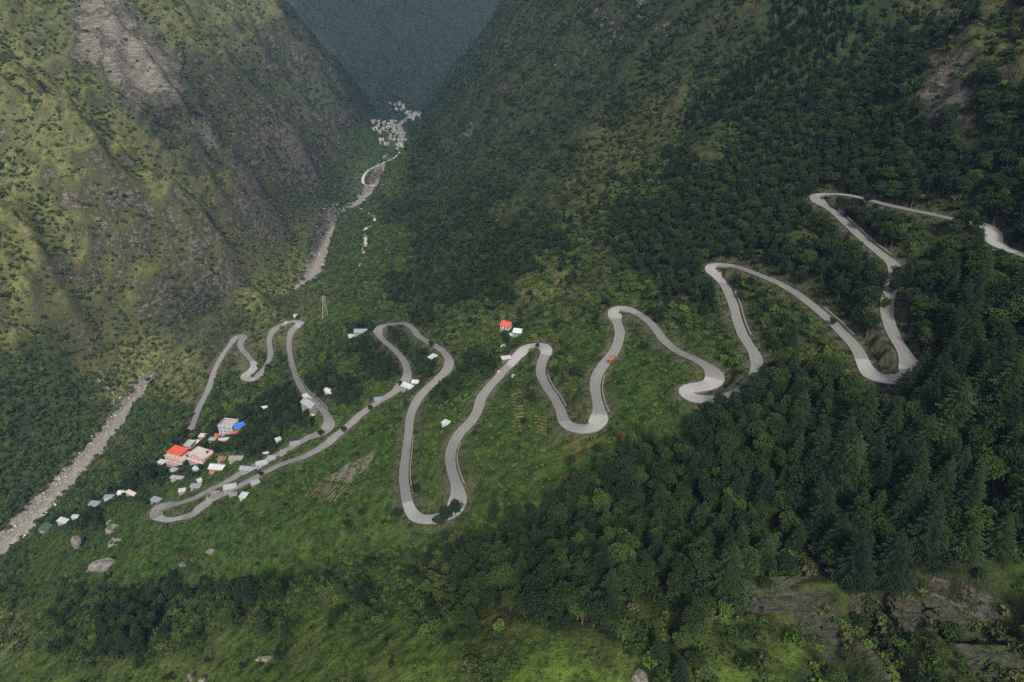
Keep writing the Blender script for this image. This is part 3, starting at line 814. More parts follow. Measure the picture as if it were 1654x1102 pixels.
def protos(key):
    if key in PROTO: return PROTO[key]
    k = key
    if k == 'broad_near': ms = stand_meshes('broad', [LEAF_DARK, LEAF_DARK, LEAF_MID, LEAF_DARK, LEAF_MID, LEAF_DARK], True)
    elif k == 'broad_far': ms = stand_meshes('broad', [LEAF_DARK, LEAF_DARK, LEAF_MID, LEAF_DARK, LEAF_MID], False)
    elif k == 'broad_bright': ms = stand_meshes('broad', [LEAF_FRESH, LEAF_LIGHT, LEAF_FRESH, LEAF_OLIVE, LEAF_FRESH], False)
    elif k == 'fir_near': ms = stand_meshes('fir', [NEEDLE_DARK, NEEDLE_MID, NEEDLE_DARK, NEEDLE_MID], True)
    elif k == 'fir_far': ms = stand_meshes('fir', [NEEDLE_DARK, NEEDLE_MID, NEEDLE_DARK], False)
    elif k == 'fir_bright': ms = stand_meshes('fir', [NEEDLE_LIGHT, NEEDLE_MID], False)
    elif k == 'bush_meadow': ms = [bush_mesh('bush', 800 + i, m) for i, m in enumerate([LEAF_FRESH, LEAF_LIGHT, LEAF_OLIVE, LEAF_LIGHT, LEAF_LIGHT, LEAF_FRESH])]
    elif k == 'bush_scrub': ms = [bush_mesh('bush', 810 + i, m) for i, m in enumerate([LEAF_FRESH, LEAF_MID, LEAF_FRESH, LEAF_LIGHT, LEAF_OLIVE])]
    elif k == 'bush_dry': ms = [bush_mesh('bush', 820 + i, m, False) for i, m in enumerate([LEAF_OLIVE, LEAF_MID, LEAF_OLIVE, LEAF_LIGHT])]
    elif k == 'bush_dark': ms = [bush_mesh('bush', 830 + i, m, False) for i, m in enumerate([LEAF_DARK, LEAF_MID, LEAF_DARK])]
    elif k == 'tuft': ms = [bush_mesh('bush', 840 + i, m, True, .5) for i, m in enumerate([LEAF_LIGHT, LEAF_OLIVE, LEAF_LIGHT])]
    PROTO[k] = (proto_collection(k, ms), len(ms))
    return PROTO[k]
def scatter(name, key, pts, scl, tall, seed):
    """one 'stuff' object: every point carries one plant"""
    if len(pts) == 0: return
    coll, n = protos(key)
    g = np.random.default_rng(seed)
    me = bpy.data.meshes.new(name)
    me.vertices.add(len(pts)); me.vertices.foreach_set('co', np.asarray(pts, np.float32).ravel())
    for nm, v in (('scl', scl), ('tall', tall), ('rot', g.uniform(0, 6.283, len(pts)))):
        a = me.attributes.new(nm, 'FLOAT', 'POINT'); a.data.foreach_set('value', np.broadcast_to(v, (len(pts),)).astype(np.float32))
    a = me.attributes.new('pick', 'INT', 'POINT'); a.data.foreach_set('value', g.integers(0, n, len(pts)).astype(np.int32))
    o = link(name, me, kind='stuff')
    ng = bpy.data.node_groups.new(name, 'GeometryNodeTree')
    ng.interface.new_socket('Geometry', in_out='INPUT', socket_type='NodeSocketGeometry')
    ng.interface.new_socket('Geometry', in_out='OUTPUT', socket_type='NodeSocketGeometry')
    N = ng.nodes.new; L = ng.links.new
    gi, go = N('NodeGroupInput'), N('NodeGroupOutput')
    ip = N('GeometryNodeInstanceOnPoints'); ci = N('GeometryNodeCollectionInfo')
    ci.inputs[0].default_value = coll; ci.inputs[1].default_value = True; ci.inputs[2].default_value = True
    def at(nm, ty):
        a = N('GeometryNodeInputNamedAttribute'); a.data_type = ty; a.inputs[0].default_value = nm; return a.outputs[0]
    r = N('ShaderNodeCombineXYZ'); L(at('rot', 'FLOAT'), r.inputs[2])
    s = N('ShaderNodeCombineXYZ'); sc = at('scl', 'FLOAT'); L(sc, s.inputs[0]); L(sc, s.inputs[1]); L(at('tall', 'FLOAT'), s.inputs[2])
    L(gi.outputs[0], ip.inputs['Points']); L(ci.outputs[0], ip.inputs['Instance'])
    ip.inputs['Pick Instance'].default_value = True
    L(at('pick', 'INT'), ip.inputs['Instance Index']); L(r.outputs[0], ip.inputs['Rotation']); L(s.outputs[0], ip.inputs['Scale'])
    L(ip.outputs[0], go.inputs[0])
    o.modifiers.new('plants', 'NODES').node_group = ng
    return o

# ------------------------------------------------------------------ open sight lines: road, river and houses stay in view where the photograph shows them
HIDDEN_PX = [(1440, 434, 20), (1478, 590, 22), (1470, 608, 8), (1225, 600, 28), (1190, 640, 30), (1150, 646, 18), (724, 830, 16), (710, 838, 10), (652, 618, 9), (630, 525, 8),
             (697, 555, 8), (433, 592, 12), (300, 705, 18), (285, 722, 15), (1345, 522, 8), (868, 557, 8), (1385, 318, 6), (1395, 321, 14), (1560, 357, 26),
             (598, 658, 10), (555, 695, 12), (505, 706, 8), (520, 698, 14), (420, 765, 8), (390, 783, 6), (325, 812, 6), (352, 786, 8)]
SK = 4
SIGHT = np.zeros((1102 // SK + 2, 1654 // SK + 2))
def open_sight(x, y, z, halfw):
    px, py, d = project(np.asarray(x), np.asarray(y), np.asarray(z))
    for a, b, dd, w in zip(px, py, d, np.broadcast_to(halfw, px.shape)):
        if any((a - hx) ** 2 + (b - hy) ** 2 < hr * hr for hx, hy, hr in HIDDEN_PX): continue
        r = w * FPX / dd
        for ox in np.arange(-r, r + .1, SK * .9):
            i, j = int((a + ox) / SK), int(b / SK)
            if 0 <= i < SIGHT.shape[1] and 0 <= j < SIGHT.shape[0]: SIGHT[j, i] = max(SIGHT[j, i], dd)
open_sight(ROAD[:, 0], ROAD[:, 1], ROAD[:, 2], ROAD_HW * .9)
for _n, _P, _w in TRACKS[:2]: open_sight(_P[:, 0], _P[:, 1], _P[:, 2], _w)
_rv = resample(catmull(RIVER, 5), 4)
_rv = _rv[((_rv[:, 1] < 655) | (_rv[:, 1] > 890)) & (_rv[:, 1] < 1340)]
open_sight(_rv[:, 0], _rv[:, 1], _rv[:, 2], 6.0)
def blocks_view(px, py, d, wpx, hpx):
    i0, i1 = int((px - wpx) / SK), int((px + wpx) / SK) + 1
    j0, j1 = int((py - hpx) / SK), int((py - .12 * hpx) / SK) + 1
    if i1 < 0 or j1 < 0: return False
    s = SIGHT[max(0, j0):max(0, j1), max(0, i0):max(0, i1)]
    return s.size > 0 and (s > d + 2).any()

# ------------------------------------------------------------------ where the plants stand
# cover letter -> (broadleaf chance, fir chance, broadleaf height, fir height) per candidate cell; bush chance
TREES = {'d': (.78, .13, (7, 13), (11, 19)), 'c': (.42, .52, (7, 14), (11, 26)), 's': (.20, .03, (5, 9), (9, 14)), 'm': (.060, .003, (2.6, 6.5), (8, 12)),
         'l': (.055, .004, (2.2, 5.5), (8, 12)), 'o': (.26, .10, (5, 9), (8, 14)), 'k': (.10, .05, (4, 8), (7, 12)), 'r': (.05, .06, (4, 7), (6, 11)),
         'y': (.045, .04, (4, 8), (8, 14)), 'g': (.10, .85, (6, 10), (9, 15)), 'h': (.30, .22, (6, 10), (8, 13)), 'q': (.34, .14, (4, 8), (7, 12)), 'f': (.72, .03, (6, 11), (9, 13)), 'w': (.06, .03, (4, 6), (6, 9)), 't': (.01, 0, (4, 5), (8, 9)),
         'p': (.01, .01, (4, 5), (6, 8)), 'b': (0, 0, (4, 5), (6, 7))}
BUSH = {'d': .55, 'c': .55, 's': .95, 'm': .85, 'l': .60, 'o': .75, 'k': .55, 'r': .5, 'y': .62, 'g': .5, 'h': .3, 'q': .75, 'f': .7, 'w': .25, 't': .18, 'p': .05, 'b': .06}
def cells(x0, x1, y0, y1, c, seed):
    g = np.random.default_rng(seed)
    a, b = np.meshgrid(np.arange(x0, x1, c), np.arange(y0, y1, c))
    x = a.ravel() + g.uniform(0, c, a.size); y = b.ravel() + g.uniform(0, c, a.size)
    z = hgt(x, y)
    px, py, d = project(x, y, z)
    k = (px > -160) & (px < 1814) & (py > -120) & (py < 1230) & (y > 40)
    return x[k], y[k], z[k], px[k], py[k], d[k], g
def river_road(x, y):
    return bil(GX, GY, RD, x, y), bil(GX, GY, np.minimum(ROAD_D, 99), x, y)
BLOCKED = []            # circles (x, y, r) kept free of plants: houses, rocks, sheds
def free_of(x, y):
    k = np.ones(len(x), bool)
    for bx, by, br in BLOCKED: k &= (x - bx) ** 2 + (y - by) ** 2 > br * br
    return k
def plant_trees():
    T = []
    for (x0, x1, y0, y1, c, sd) in ((-520, 620, 60, 420, 5.0, 1), (-520, 620, 420, 640, 4.4, 5), (-1000, 1000, 640, 1300, 5.6, 2), (-1150, 700, 1300, 2350, 8.5, 3), (-1500, 1500, 2350, 3900, 14, 4)):
        x, y, z, px, py, d, g = cells(x0, x1, y0, y1, c, 900 + sd)
        jx, jy = fbm(x / 30, y / 30, 951, 3) * 45, fbm(x / 30, y / 30, 955, 3) * 34
        cl = cover_at(np.clip(px + jx, 0, 1653), np.clip(py + jy, 0, 1101))
        rd, ro = river_road(x, y)
        hol = (hgt(x + 22, y) + hgt(x - 22, y) + hgt(x, y + 22) + hgt(x, y - 22)) / 4 - z      # hollows carry more wood
        dens = np.clip(.72 + 1.3 * fbm(x / 42, y / 42, 961, 3) + np.where(np.isin(cl, list('yrkoq')), .45 * hol, 0), .06, 2.6)
        slope = np.hypot(hgt(x + 3, y) - z, hgt(x, y + 3) - z) / 3
        ok = (rd > 10) & (ro > 1.2) & free_of(x, y) & (slope < 1.9)
        u = g.random(len(x)); hq = g.random(len(x)); tn = g.random(len(x))
        for i in np.nonzero(ok)[0]:
            b, f, hb, hf = TREES[cl[i]]
            dn = dens[i] if cl[i] in 'ymlsorkqh' else min(1.0, dens[i] + .45)
            if u[i] < f * dn: kind, h = 'fir', hf[0] + (hf[1] - hf[0]) * hq[i] ** 1.2
            elif u[i] < (f + b) * dn: kind, h = 'broad', hb[0] + (hb[1] - hb[0]) * hq[i]
            else: continue
            h *= 1.0 - .38 * min(1, max(0, (d[i] - 300) / 150)) if d[i] < 1200 else .8
            w = h * (.30 if kind == 'fir' else .40)
            if ro[i] < w * .30: continue
            s = FPX / d[i]
            if y[i] < 2000 and blocks_view(px[i], py[i], d[i], w * s * .70, h * s * .80): continue
            T.append((kind, x[i], y[i], z[i], h, px[i], py[i], d[i], cl[i], tn[i]))
    return T
def bush_points():
    out = []
    for (x0, x1, y0, y1, c, sd) in ((-420, 430, 60, 520, 2.7, 1), (-560, 560, 520, 800, 4.2, 2), (-900, 560, 300, 1250, 4.6, 3), (-1000, 520, 1250, 2100, 7.5, 4)):
        x, y, z, px, py, d, g = cells(x0, x1, y0, y1, c, 970 + sd)
        if sd == 3:
            k = ~((x > -420) & (x < 430) & (y < 520)) & ~((x > -560) & (x < 560) & (y < 800) & (y > 520)); x, y, z, px, py, d = x[k], y[k], z[k], px[k], py[k], d[k]
        jx, jy = fbm(x / 30, y / 30, 951, 3) * 45, fbm(x / 30, y / 30, 955, 3) * 34
        cl = cover_at(np.clip(px + jx, 0, 1653), np.clip(py + jy, 0, 1101))
        rd, ro = river_road(x, y)
        hol = (hgt(x + 14, y) + hgt(x - 14, y) + hgt(x, y + 14) + hgt(x, y - 14)) / 4 - z
        dens = np.clip(.80 + 1.7 * fbm(x / 22, y / 22, 981, 3) + np.where(np.isin(cl, list('yrkoq')), .4 * hol, 0), .08, 1.6)
        pr = np.array([BUSH[c_] for c_ in cl]) * dens
        u = g.random(len(x))
        k = (u < pr) & (rd > 10) & (ro > .25) & free_of(x, y)
        big = {1: 1.8, 2: 2.2, 3: 2.3, 4: 3.0}[sd]
        s = big * (g.uniform(.42, 1.5, len(x)) ** 1.35) * np.where(np.isin(cl, list('ml')), .66, 1.12)
        near_road = ro < 3.5
        s = np.where(cl == 'l', s * .72, s)
        s = np.where(near_road, np.minimum(s, .7), s)
        out.append((x[k], y[k], z[k], s[k], cl[k], px[k], py[k], d[k]))
    return [np.concatenate(c) for c in zip(*out)]
def where_words(px, py):
    best = min(LANDMARKS, key=lambda l: ((px - l[0]) / l[3]) ** 2 + ((py - l[1]) / l[3]) ** 2)
    return best[2]
LANDMARKS = [(1600, 890, 'above the right end of the cliff', 1), (1440, 880, 'above the middle of the cliff', 1), (1290, 880, 'above the overhanging left cliff end', 1),
 (1600, 760, 'in the right edge forest', 1), (1480, 760, 'in the middle of the right forest', 1), (1350, 780, 'in the forest below the second hairpin', 1),
 (1220, 790, 'below the small loop bend', 1), (1600, 640, 'in the upper right edge forest', 1), (1530, 600, 'beside the top road leg', 1),
 (1420, 680, 'just below the bright right hairpin', 1), (1290, 690, 'below the long right road leg', 1), (1150, 720, 'under the pale loop bend', 1),
 (1600, 480, 'below the highest road kink', 1), (1500, 440, 'right of the top road leg', 1), (1390, 460, 'above the long right road leg', 1),
 (1290, 560, 'inside the second hairpin', 1), (1380, 370, 'inside the topmost hairpin', 1), (1200, 400, 'above the second hairpin', 1), (1060, 760, 'in the thicket below the U bend', 1),
 (960, 800, 'in the thicket right of the road', 1), (850, 800, 'beside the near road leg', 1), (900, 880, 'in the upper ravine', 1), (760, 900, 'below the bottom near bend', 1),
 (1040, 900, 'in the ravine left of the cliff', 1), (1150, 980, 'at the left foot of the cliff', 1), (960, 970, 'along the far foreground meadow edge', 1), (720, 980, 'behind the middle foreground meadow', 1),
 (560, 930, 'on the shrubby middle slope', 1), (420, 900, 'below the village hairpin', 1), (230, 960, 'in the left foreground copse', 1), (330, 1010, 'behind the split rock', 1),
 (80, 980, 'on the left foreground spur', 1), (100, 900, 'below the ruined huts', 1), (180, 760, 'on the bank below the village', 1), (250, 640, 'on the bank below the lowest road', 1),
 (400, 560, 'between the lowest bends', 1), (560, 560, 'left of the middle loop', 1), (640, 560, 'inside the middle loop', 1), (690, 720, 'between the near road legs', 1),
 (560, 760, 'near the brown field', 1), (780, 640, 'by the straw coloured terraces', 1), (930, 620, 'inside the U bend', 1), (1060, 640, 'right of the U bend', 1),
 (350, 740, 'among the village houses', 1), (450, 690, 'on the village meadow', 1), (700, 480, 'at the dark mountain foot', 1), (900, 440, 'on the dark mountain flank', 1),
 (80, 620, 'on the slope across the river', 1), (460, 420, 'on the far river bank', 1)]
ORD = ['first', 'second', 'third', 'fourth', 'fifth', 'sixth', 'seventh', 'eighth', 'ninth', 'tenth', 'eleventh', 'twelfth', 'thirteenth', 'fourteenth', 'fifteenth', 'sixteenth']
def place_tree(kind, x, y, z, h, tone, label, group, rz=None):
    nm = {'broad': 'broadleaf_tree', 'fir': 'fir_tree', 'pine': 'pine_tree'}[kind]
    nom = {'broad': 9.6, 'fir': 22.0, 'pine': 16.2}[kind]
    t = thing(nm, label, 'tree', (x, y, z + CAM_H), R.uniform(0, 6.28) if rz is None else rz, group, h / nom)
    link('trunk', R.choice(TRUNK[kind]), t)
    link('crown', R.choice(CROWN[kind, tone]), t)
    return t
TONE_WORD = {'dark': 'dark green', 'mid': 'mid green', 'light': 'light green'}
KIND_WORD = {'broad': 'broadleaf tree', 'fir': 'fir tree', 'pine': 'pine tree'}
def size_word(kind, h):
    a, b = {'broad': (7, 10.5), 'fir': (14, 20), 'pine': (10, 15)}[kind]
    return 'small' if h < a else 'tall' if h > b else 'medium'
def build_woods():
    T = plant_trees()
    for kind in ('broad', 'fir'):
        mine = [t for t in T if t[0] == kind]
        inside = [t for t in mine if 5 < t[5] < 1649 and 25 < t[6] < 1098]
        inside.sort(key=lambda t: -t[4] / t[7])
        single = inside[:300]; sset = set(id(t) for t in single)
        kinds = {}
        for t in single:
            tone = 'dark' if t[9] < .46 else 'mid' if t[9] < .84 or kind == 'fir' else 'light'
            kinds.setdefault((size_word(kind, t[4]), tone, where_words(t[5], t[6])), []).append(t)
        noun = {'broad': 'broadleaf tree', 'fir': 'fir'}[kind]
        for (sz, tone, wh), ts in kinds.items():
            ts.sort(key=lambda t: t[5])
            grp = '%s %s %ss %s' % (sz, TONE_WORD[tone], noun, wh)
            for k, t in enumerate(ts):
                lab = '%s%s %s %s%s %s' % ('' if len(ts) == 1 else (ORD[k] if k < 16 else '%dth' % (k + 1)) + ' ', sz, TONE_WORD[tone], noun, '' if len(ts) == 1 else ' from left', wh)
                place_tree(kind, t[1], t[2], t[3], t[4], tone, lab, grp if len(ts) > 1 else None)
        rest = [t for t in mine if id(t) not in sset]
        near = [t for t in rest if t[7] < 560 and t[8] not in 'yrkqf']
        left = [t for t in rest if t[7] >= 560 and (t[8] in 'yrglsfw' or (kind == 'broad' and t[5] < 560)) and t[2] < 2300]
        nset = set(id(t) for t in near) | set(id(t) for t in left)
        far = [t for t in rest if id(t) not in nset]
        nom = 9.6 if kind == 'broad' else 22.0
        for nm, key, lst, sd in (('woodland', kind + '_near', near, 1), ('hillside_woodland', kind + '_bright', left, 2), ('distant_woodland', kind + '_far', far, 3)):
            if not lst: continue
            P = np.array([(t[1], t[2], t[3] + CAM_H - .2) for t in lst]); s = np.array([t[4] / nom for t in lst])
            g = np.random.default_rng(sd)
            scatter(nm, key, P, s * g.uniform(.85, 1.2, len(s)), s, 1200 + sd)
        print(kind, len(mine), 'single', len(single), 'smallest', single[-1][4] / single[-1][7] * FPX)
    x, y, z, s, cl, px, py, d = bush_points()
    grp = {'meadow_shrubs': ('bush_meadow', 'mt'), 'meadow_tufts': ('tuft', 'l'), 'scrub': ('bush_scrub', 'so'), 'hillside_shrubs': ('bush_dry', 'yrkpbfw'), 'undergrowth': ('bush_dark', 'dcghq')}
    for i, (nm, (key, ls)) in enumerate(grp.items()):
        k = np.isin(cl, list(ls))
        g = np.random.default_rng(i + 77)
        scatter(nm, key, np.stack([x[k], y[k], z[k] + CAM_H - .05], 1), s[k], s[k] * g.uniform(.7, 1.25, k.sum()), 1300 + i)
        print(nm, k.sum())
# ------------------------------------------------------------------ building kit
def mat_plain(name, col, var=.25, rough=.8, scale=1.2, metal=0.0, spec=.3):
    t = NT(name)
    n = t.noise(t.obj(), scale, 5, .7); n2 = t.noise(t.obj(), scale * .22, 3, .6)
    c = t.ramp(n, [(.3, tuple(v * (1 - var) for v in col)), (.7, tuple(min(1, v * (1 + var)) for v in col))])
    c = t.mix(t.maprange(n2, .52, .68, 0, .5), c, tuple(v * .55 for v in col))
    return t.bsdf(c, rough, n, .2, .05, spec, **({'Metallic': metal} if metal else {}))
M_PINK = mat_plain('pink_plaster', (.42, .23, .22)); M_WHITE = mat_plain('white_plaster', (.46, .44, .41), .2)
M_CONC = mat_plain('bare_concrete', (.34, .33, .31)); M_BEIGE = mat_plain('beige_screed', (.44, .40, .35))
M_STONE = mat_plain('grey_stone', (.20, .185, .165), .45, .95, 2.2); M_RUST = mat_plain('rusty_wall', (.26, .11, .07))
M_WOOD = mat_plain('weathered_timber', (.13, .10, .075)); M_DARK = mat_plain('dark_opening', (.02, .02, .022), .1)
M_ORANGE = mat_plain('orange_red_sheet', (.56, .085, .045), .15, .55); M_BLUE = mat_plain('blue_sheet', (.045, .15, .50), .12, .5)
M_RED = mat_plain('red_sheet', (.48, .085, .06), .18, .55); M_ZINC = mat_plain('grey_zinc_sheet', (.26, .27, .28), .2, .5, .8, 0, .5)
M_PALE = mat_plain('pale_zinc_sheet', (.40, .41, .41), .28, .45, .8, 0, .5); M_BLUEGREY = mat_plain('blue_grey_sheet', (.20, .225, .27), .22, .5, .8, 0, .5)
M_GREENGREY = mat_plain('green_grey_sheet', (.42, .50, .46), .12, .5); M_GLASS = mat_plain('dark_glass', (.03, .035, .04), .2, .12, 1, 0, .6)
M_NET = mat_plain('green_netting', (.045, .085, .065), .2); M_TEAL = mat_plain('teal_sheet', (.06, .22, .22), .15)

def box(x0, x1, y0, y1, z0, z1):
    V = np.array([(x, y, z) for z in (z0, z1) for y in (y0, y1) for x in (x0, x1)], float)
    return V, np.array([(0, 2, 3, 1), (4, 5, 7, 6), (0, 1, 5, 4), (2, 6, 7, 3), (0, 4, 6, 2), (1, 3, 7, 5)])
def corrugated(L, D, z0, z1, over=.5, pitch=.55, up=.07):
    """one sloping ribbed sheet: length L along x, from y=0 (height z0) to y=D (height z1), with thickness"""
    n = max(6, int((L + 2 * over) / pitch)); xs = np.linspace(-L / 2 - over, L / 2 + over, n * 2 + 1)
    zz = np.where(np.arange(len(xs)) % 2, up, 0.0)
    top = [np.column_stack([xs, np.full(len(xs), y), zz + z]) for y, z in ((0, z0), (D, z1))]
    V = np.concatenate([top[0], top[1], top[0] - [0, 0, .05], top[1] - [0, 0, .05]]); k = len(xs); F = []
    for i in range(k - 1):
        F += [(i, i + 1, k + i + 1, k + i), (2 * k + i, 3 * k + i, 3 * k + i + 1, 2 * k + i + 1), (i, 2 * k + i, 2 * k + i + 1, i + 1), (k + i, k + i + 1, 3 * k + i + 1, 3 * k + i)]
    F += [(0, k, 3 * k, 2 * k), (k - 1, 3 * k - 1, 4 * k - 1, 2 * k - 1)]
    return V, np.array(F)
def part(name, vf, mat, parent, **kw):
    o = link(name, mesh_from(name, vf[0], vf[1], [mat]), parent)
    for k, v in kw.items(): o[k] = v
    return o
WIN_CACHE = {}
def add_windows(parent, L, D, h, storeys, n, sides=('f', 'l')):
    """windows with glass set in projecting frames, and one door, on the front (-y) and the left end (-x)"""
    def win(x, y, z, rz):
        if 'w' not in WIN_CACHE:
            fr = join([box(-.75, -.6, -.09, .05, -.7, .7), box(.6, .75, -.09, .05, -.7, .7), box(-.6, .6, -.09, .05, .57, .7), box(-.6, .6, -.09, .05, -.7, -.57)])
            WIN_CACHE['w'] = (mesh_from('window', *fr, [M_WHITE]), mesh_from('pane', *box(-.6, .6, -.05, .04, -.57, .57), [M_GLASS]))
        o = link('window', WIN_CACHE['w'][0], parent); o.location = (x, y, z); o.rotation_euler = (0, 0, rz)
        link('pane', WIN_CACHE['w'][1], o)
    st = h / storeys
    for s in range(storeys):
        for k in range(n):
            x = -L / 2 + (k + .5) * L / n
            if 'f' in sides and not (s == 0 and k == n // 2): win(x, -D / 2, st * (s + .52), 0)
        if 'l' in sides:
            for y in ((-D / 4, D / 4) if D > 6 else (0,)): win(-L / 2, y, st * (s + .52), -math.pi / 2)
    d = part('door', box(-.5, .5, -D / 2 - .06, -D / 2 + .03, 0, 2.0), M_WOOD, parent)
    d.location = (-L / 2 + (n // 2 + .5) * L / n, 0, 0)
def site(p1, p2, D):
    """a level spot from two photo pixels: centre, heading of the long side, length"""
    a, b = cast([p1[0], p2[0]], [p1[1], p2[1]])
    c = (a + b) / 2; L = max(2.5, float(np.hypot(*(b - a)[:2]))); rz = math.atan2(b[1] - a[1], b[0] - a[0])
    # the long side seen is the front one: set the building back from it
    n = np.array([-math.sin(rz), math.cos(rz)]); n = n if n[1] >= 0 else -n
    if math.cos(rz) < 0: rz += math.pi
    c[:2] += n * D / 2
    zs = hgt(np.array([c[0] + sx * L / 2 * math.cos(rz) - sy * D / 2 * math.sin(rz) for sx in (-1, 1) for sy in (-1, 1)]),
             np.array([c[1] + sx * L / 2 * math.sin(rz) + sy * D / 2 * math.cos(rz) for sx in (-1, 1) for sy in (-1, 1)]))
    z = float(np.sort(zs)[1] * .5 + zs.mean() * .5)
    BLOCKED.append((c[0], c[1], .55 * math.hypot(L, D) + .8))
    open_sight(np.array([c[0]] * 2), np.array([c[1]] * 2), np.array([z + 1.5] * 2), L * .45)
    return c[0], c[1], z, rz, L
def house(name, label, cat, p1, p2, D, h, roof, roof_mat, wall_mat, storeys=1, windows=0, group=None, pitch=.28, rail=False):
    D = D * .78 if storeys == 1 else D
    h = h * .88 if storeys == 1 else h
    x, y, z, rz, L = site(p1, p2, D)
    t = thing(name, label, cat, (x, y, z + CAM_H), rz, group)
    w = part('wall', join([box(-L / 2, L / 2, -D / 2, D / 2, 0, h)]), wall_mat, t)
    part('foundation', box(-L / 2 - .12, L / 2 + .12, -D / 2 - .12, D / 2 + .12, -3.2, .12), M_STONE, t)
    if roof == 'flat':
        r = part('roof', box(-L / 2 - .3, L / 2 + .3, -D / 2 - .3, D / 2 + .3, h, h + .22), roof_mat, t)
        part('parapet', join([box(-L / 2 - .3, L / 2 + .3, -D / 2 - .3, -D / 2 - .08, h + .22, h + .85), box(-L / 2 - .3, L / 2 + .3, D / 2 + .08, D / 2 + .3, h + .22, h + .85),
                              box(-L / 2 - .3, -L / 2 - .08, -D / 2 - .08, D / 2 + .08, h + .22, h + .85), box(L / 2 + .08, L / 2 + .3, -D / 2 - .08, D / 2 + .08, h + .22, h + .85)]), wall_mat, r)
        if storeys > 1:
            part('floor_band', join([box(-L / 2 - .18, L / 2 + .18, -D / 2 - .18, D / 2 + .18, h / storeys * s - .14, h / storeys * s + .14) for s in range(1, storeys)]), M_WHITE, t)
    elif roof == 'gable':
        rise = D * pitch
        part('gable', (np.array([(sx * L / 2, yy, zz) for sx in (-1, 1) for yy, zz in ((-D / 2, h), (D / 2, h), (0, h + rise), (0, h - .1))], float),
                       np.array([(0, 1, 2, 3), (4, 7, 6, 5), (0, 2, 6, 4), (1, 5, 6, 2)])), wall_mat, t)
        for s in (-1, 1):
            v, f = corrugated(L, D / 2 + .55, h - .15, h + rise + .1)
            v[:, 1] -= D / 2 + .55
            o = part('roof_sheet', (v, f), roof_mat, t)
            o.rotation_euler = (0, 0, 0 if s < 0 else math.pi)
    else:
        v, f = corrugated(L, D + 1.0, h + .05, h + D * pitch * .55)
        v[:, 1] -= D / 2 + .5
        part('roof_sheet', (v, f), roof_mat, t)
        part('back_wall', box(-L / 2, L / 2, D / 2 - .25, D / 2, h, h + D * pitch * .45), wall_mat, t)
    if windows: add_windows(t, L, D, h, storeys, windows)
    return t, L

# ------------------------------------------------------------------ the village by the bottom hairpin
t, L = house('guest_house', 'pink two storey guest house with an orange red roof sheet over its back corner', 'house', (271, 756), (301, 748), 11, 7.0, 'flat', M_BEIGE, M_PINK, 2, 4)
v, f = corrugated(L * .62, 9.5, 9.4, 10.2, .3); v[:, 1] -= 3.6; v[:, 0] -= L * .17
part('roof_canopy', (v, f), M_ORANGE, t, label='orange red corrugated canopy')
for px_, py_ in ((-.44, -3.2), (.1, -3.2), (-.44, 5.0), (.1, 5.0)): part('canopy_post', box(px_ * L - .1, px_ * L + .1, py_ - .1, py_ + .1, 7.2, 9.35), M_WHITE, t)
t, L = house('guest_house', 'pink two storey guest house with flat beige roof beside the orange roofed one', 'house', (308, 753), (331, 746), 10, 6.6, 'flat', M_BEIGE, M_PINK, 2, 4)
part('water_tank', tube([(L * .25, 2, 7.0), (L * .25, 2, 8.5)], [.75, .75], 10), M_DARK, t)
part('veranda', join([box(-L / 2, L / 2, -6.4, -5.35, 3.15, 3.35)] + [box(a * L / 2 - .1, a * L / 2 + .1, -6.3, -6.1, 0, 3.15) for a in (-.95, -.33, .33, .95)]), M_WHITE, t)
house('village_house', 'small grey flat roofed house squeezed between the two pink guest houses', 'house', (299, 730), (309, 726), 7, 5.0, 'flat', M_CONC, M_CONC, 2, 2)
house('tin_shed', 'pale ribbed tin shed standing alone left of the pink guest houses', 'shed', (256, 753), (267, 750), 4.5, 2.6, 'shed', M_PALE, M_ZINC)
house('long_house', 'low house with pale roof and rust red wall behind the pink guest houses', 'house', (304, 724), (326, 711), 6, 3.2, 'gable', M_PALE, M_RUST, 1, 3)
house('long_house', 'short rust walled house with pinkish roof at the upper end of the village', 'house', (322, 712), (330, 708), 5, 3.0, 'shed', M_BEIGE, M_RUST)
t, L = house('concrete_house', 'unfinished three storey house with white concrete frame next to the blue roof', 'house', (357, 706), (376, 698), 9, 7.6, 'flat', M_CONC, M_BLUEGREY, 3, 4)
for a in (-.5, -.17, .17, .5):
    for yy in (-4.75, 4.75): part('column', box(a * L - .22, a * L + .22, yy - .22, yy + .22, 0, 9.0), M_WHITE, t)
part('ring_beam', join([box(-L / 2 - .3, L / 2 + .3, -5.0, -4.5, 9.0, 9.35), box(-L / 2 - .3, L / 2 + .3, 4.5, 5.0, 9.0, 9.35), box(-L / 2 - .3, -L / 2 + .2, -4.5, 4.5, 9.0, 9.35), box(L / 2 - .2, L / 2 + .3, -4.5, 4.5, 9.0, 9.35)]), M_WHITE, t)
house('blue_roof_shed', 'open shed under a bright blue tin roof at the village edge', 'shed', (381, 700), (397, 690), 8, 3.6, 'shed', M_BLUE, M_WOOD)
house('tin_shed', 'little rust red lean-to between the unfinished house and the blue roof', 'shed', (374, 706), (383, 702), 3.5, 2.4, 'shed', M_RED, M_RUST)
house('tin_shed', 'long white roofed shed in front of the unfinished white framed house', 'shed', (354, 718), (376, 707), 3.6, 2.3, 'shed', M_PALE, M_WOOD)
house('village_house', 'house with white tin roof and rusty wall below the village garden', 'house', (339, 766), (365, 756), 8, 3.4, 'gable', M_PALE, M_RUST, 1, 3)
house('stone_house', 'old stone house with brownish slate roof right of the white tin roofed house', 'house', (371, 750), (391, 742), 6.5, 3.0, 'gable', M_STONE, M_STONE, 1, 2)
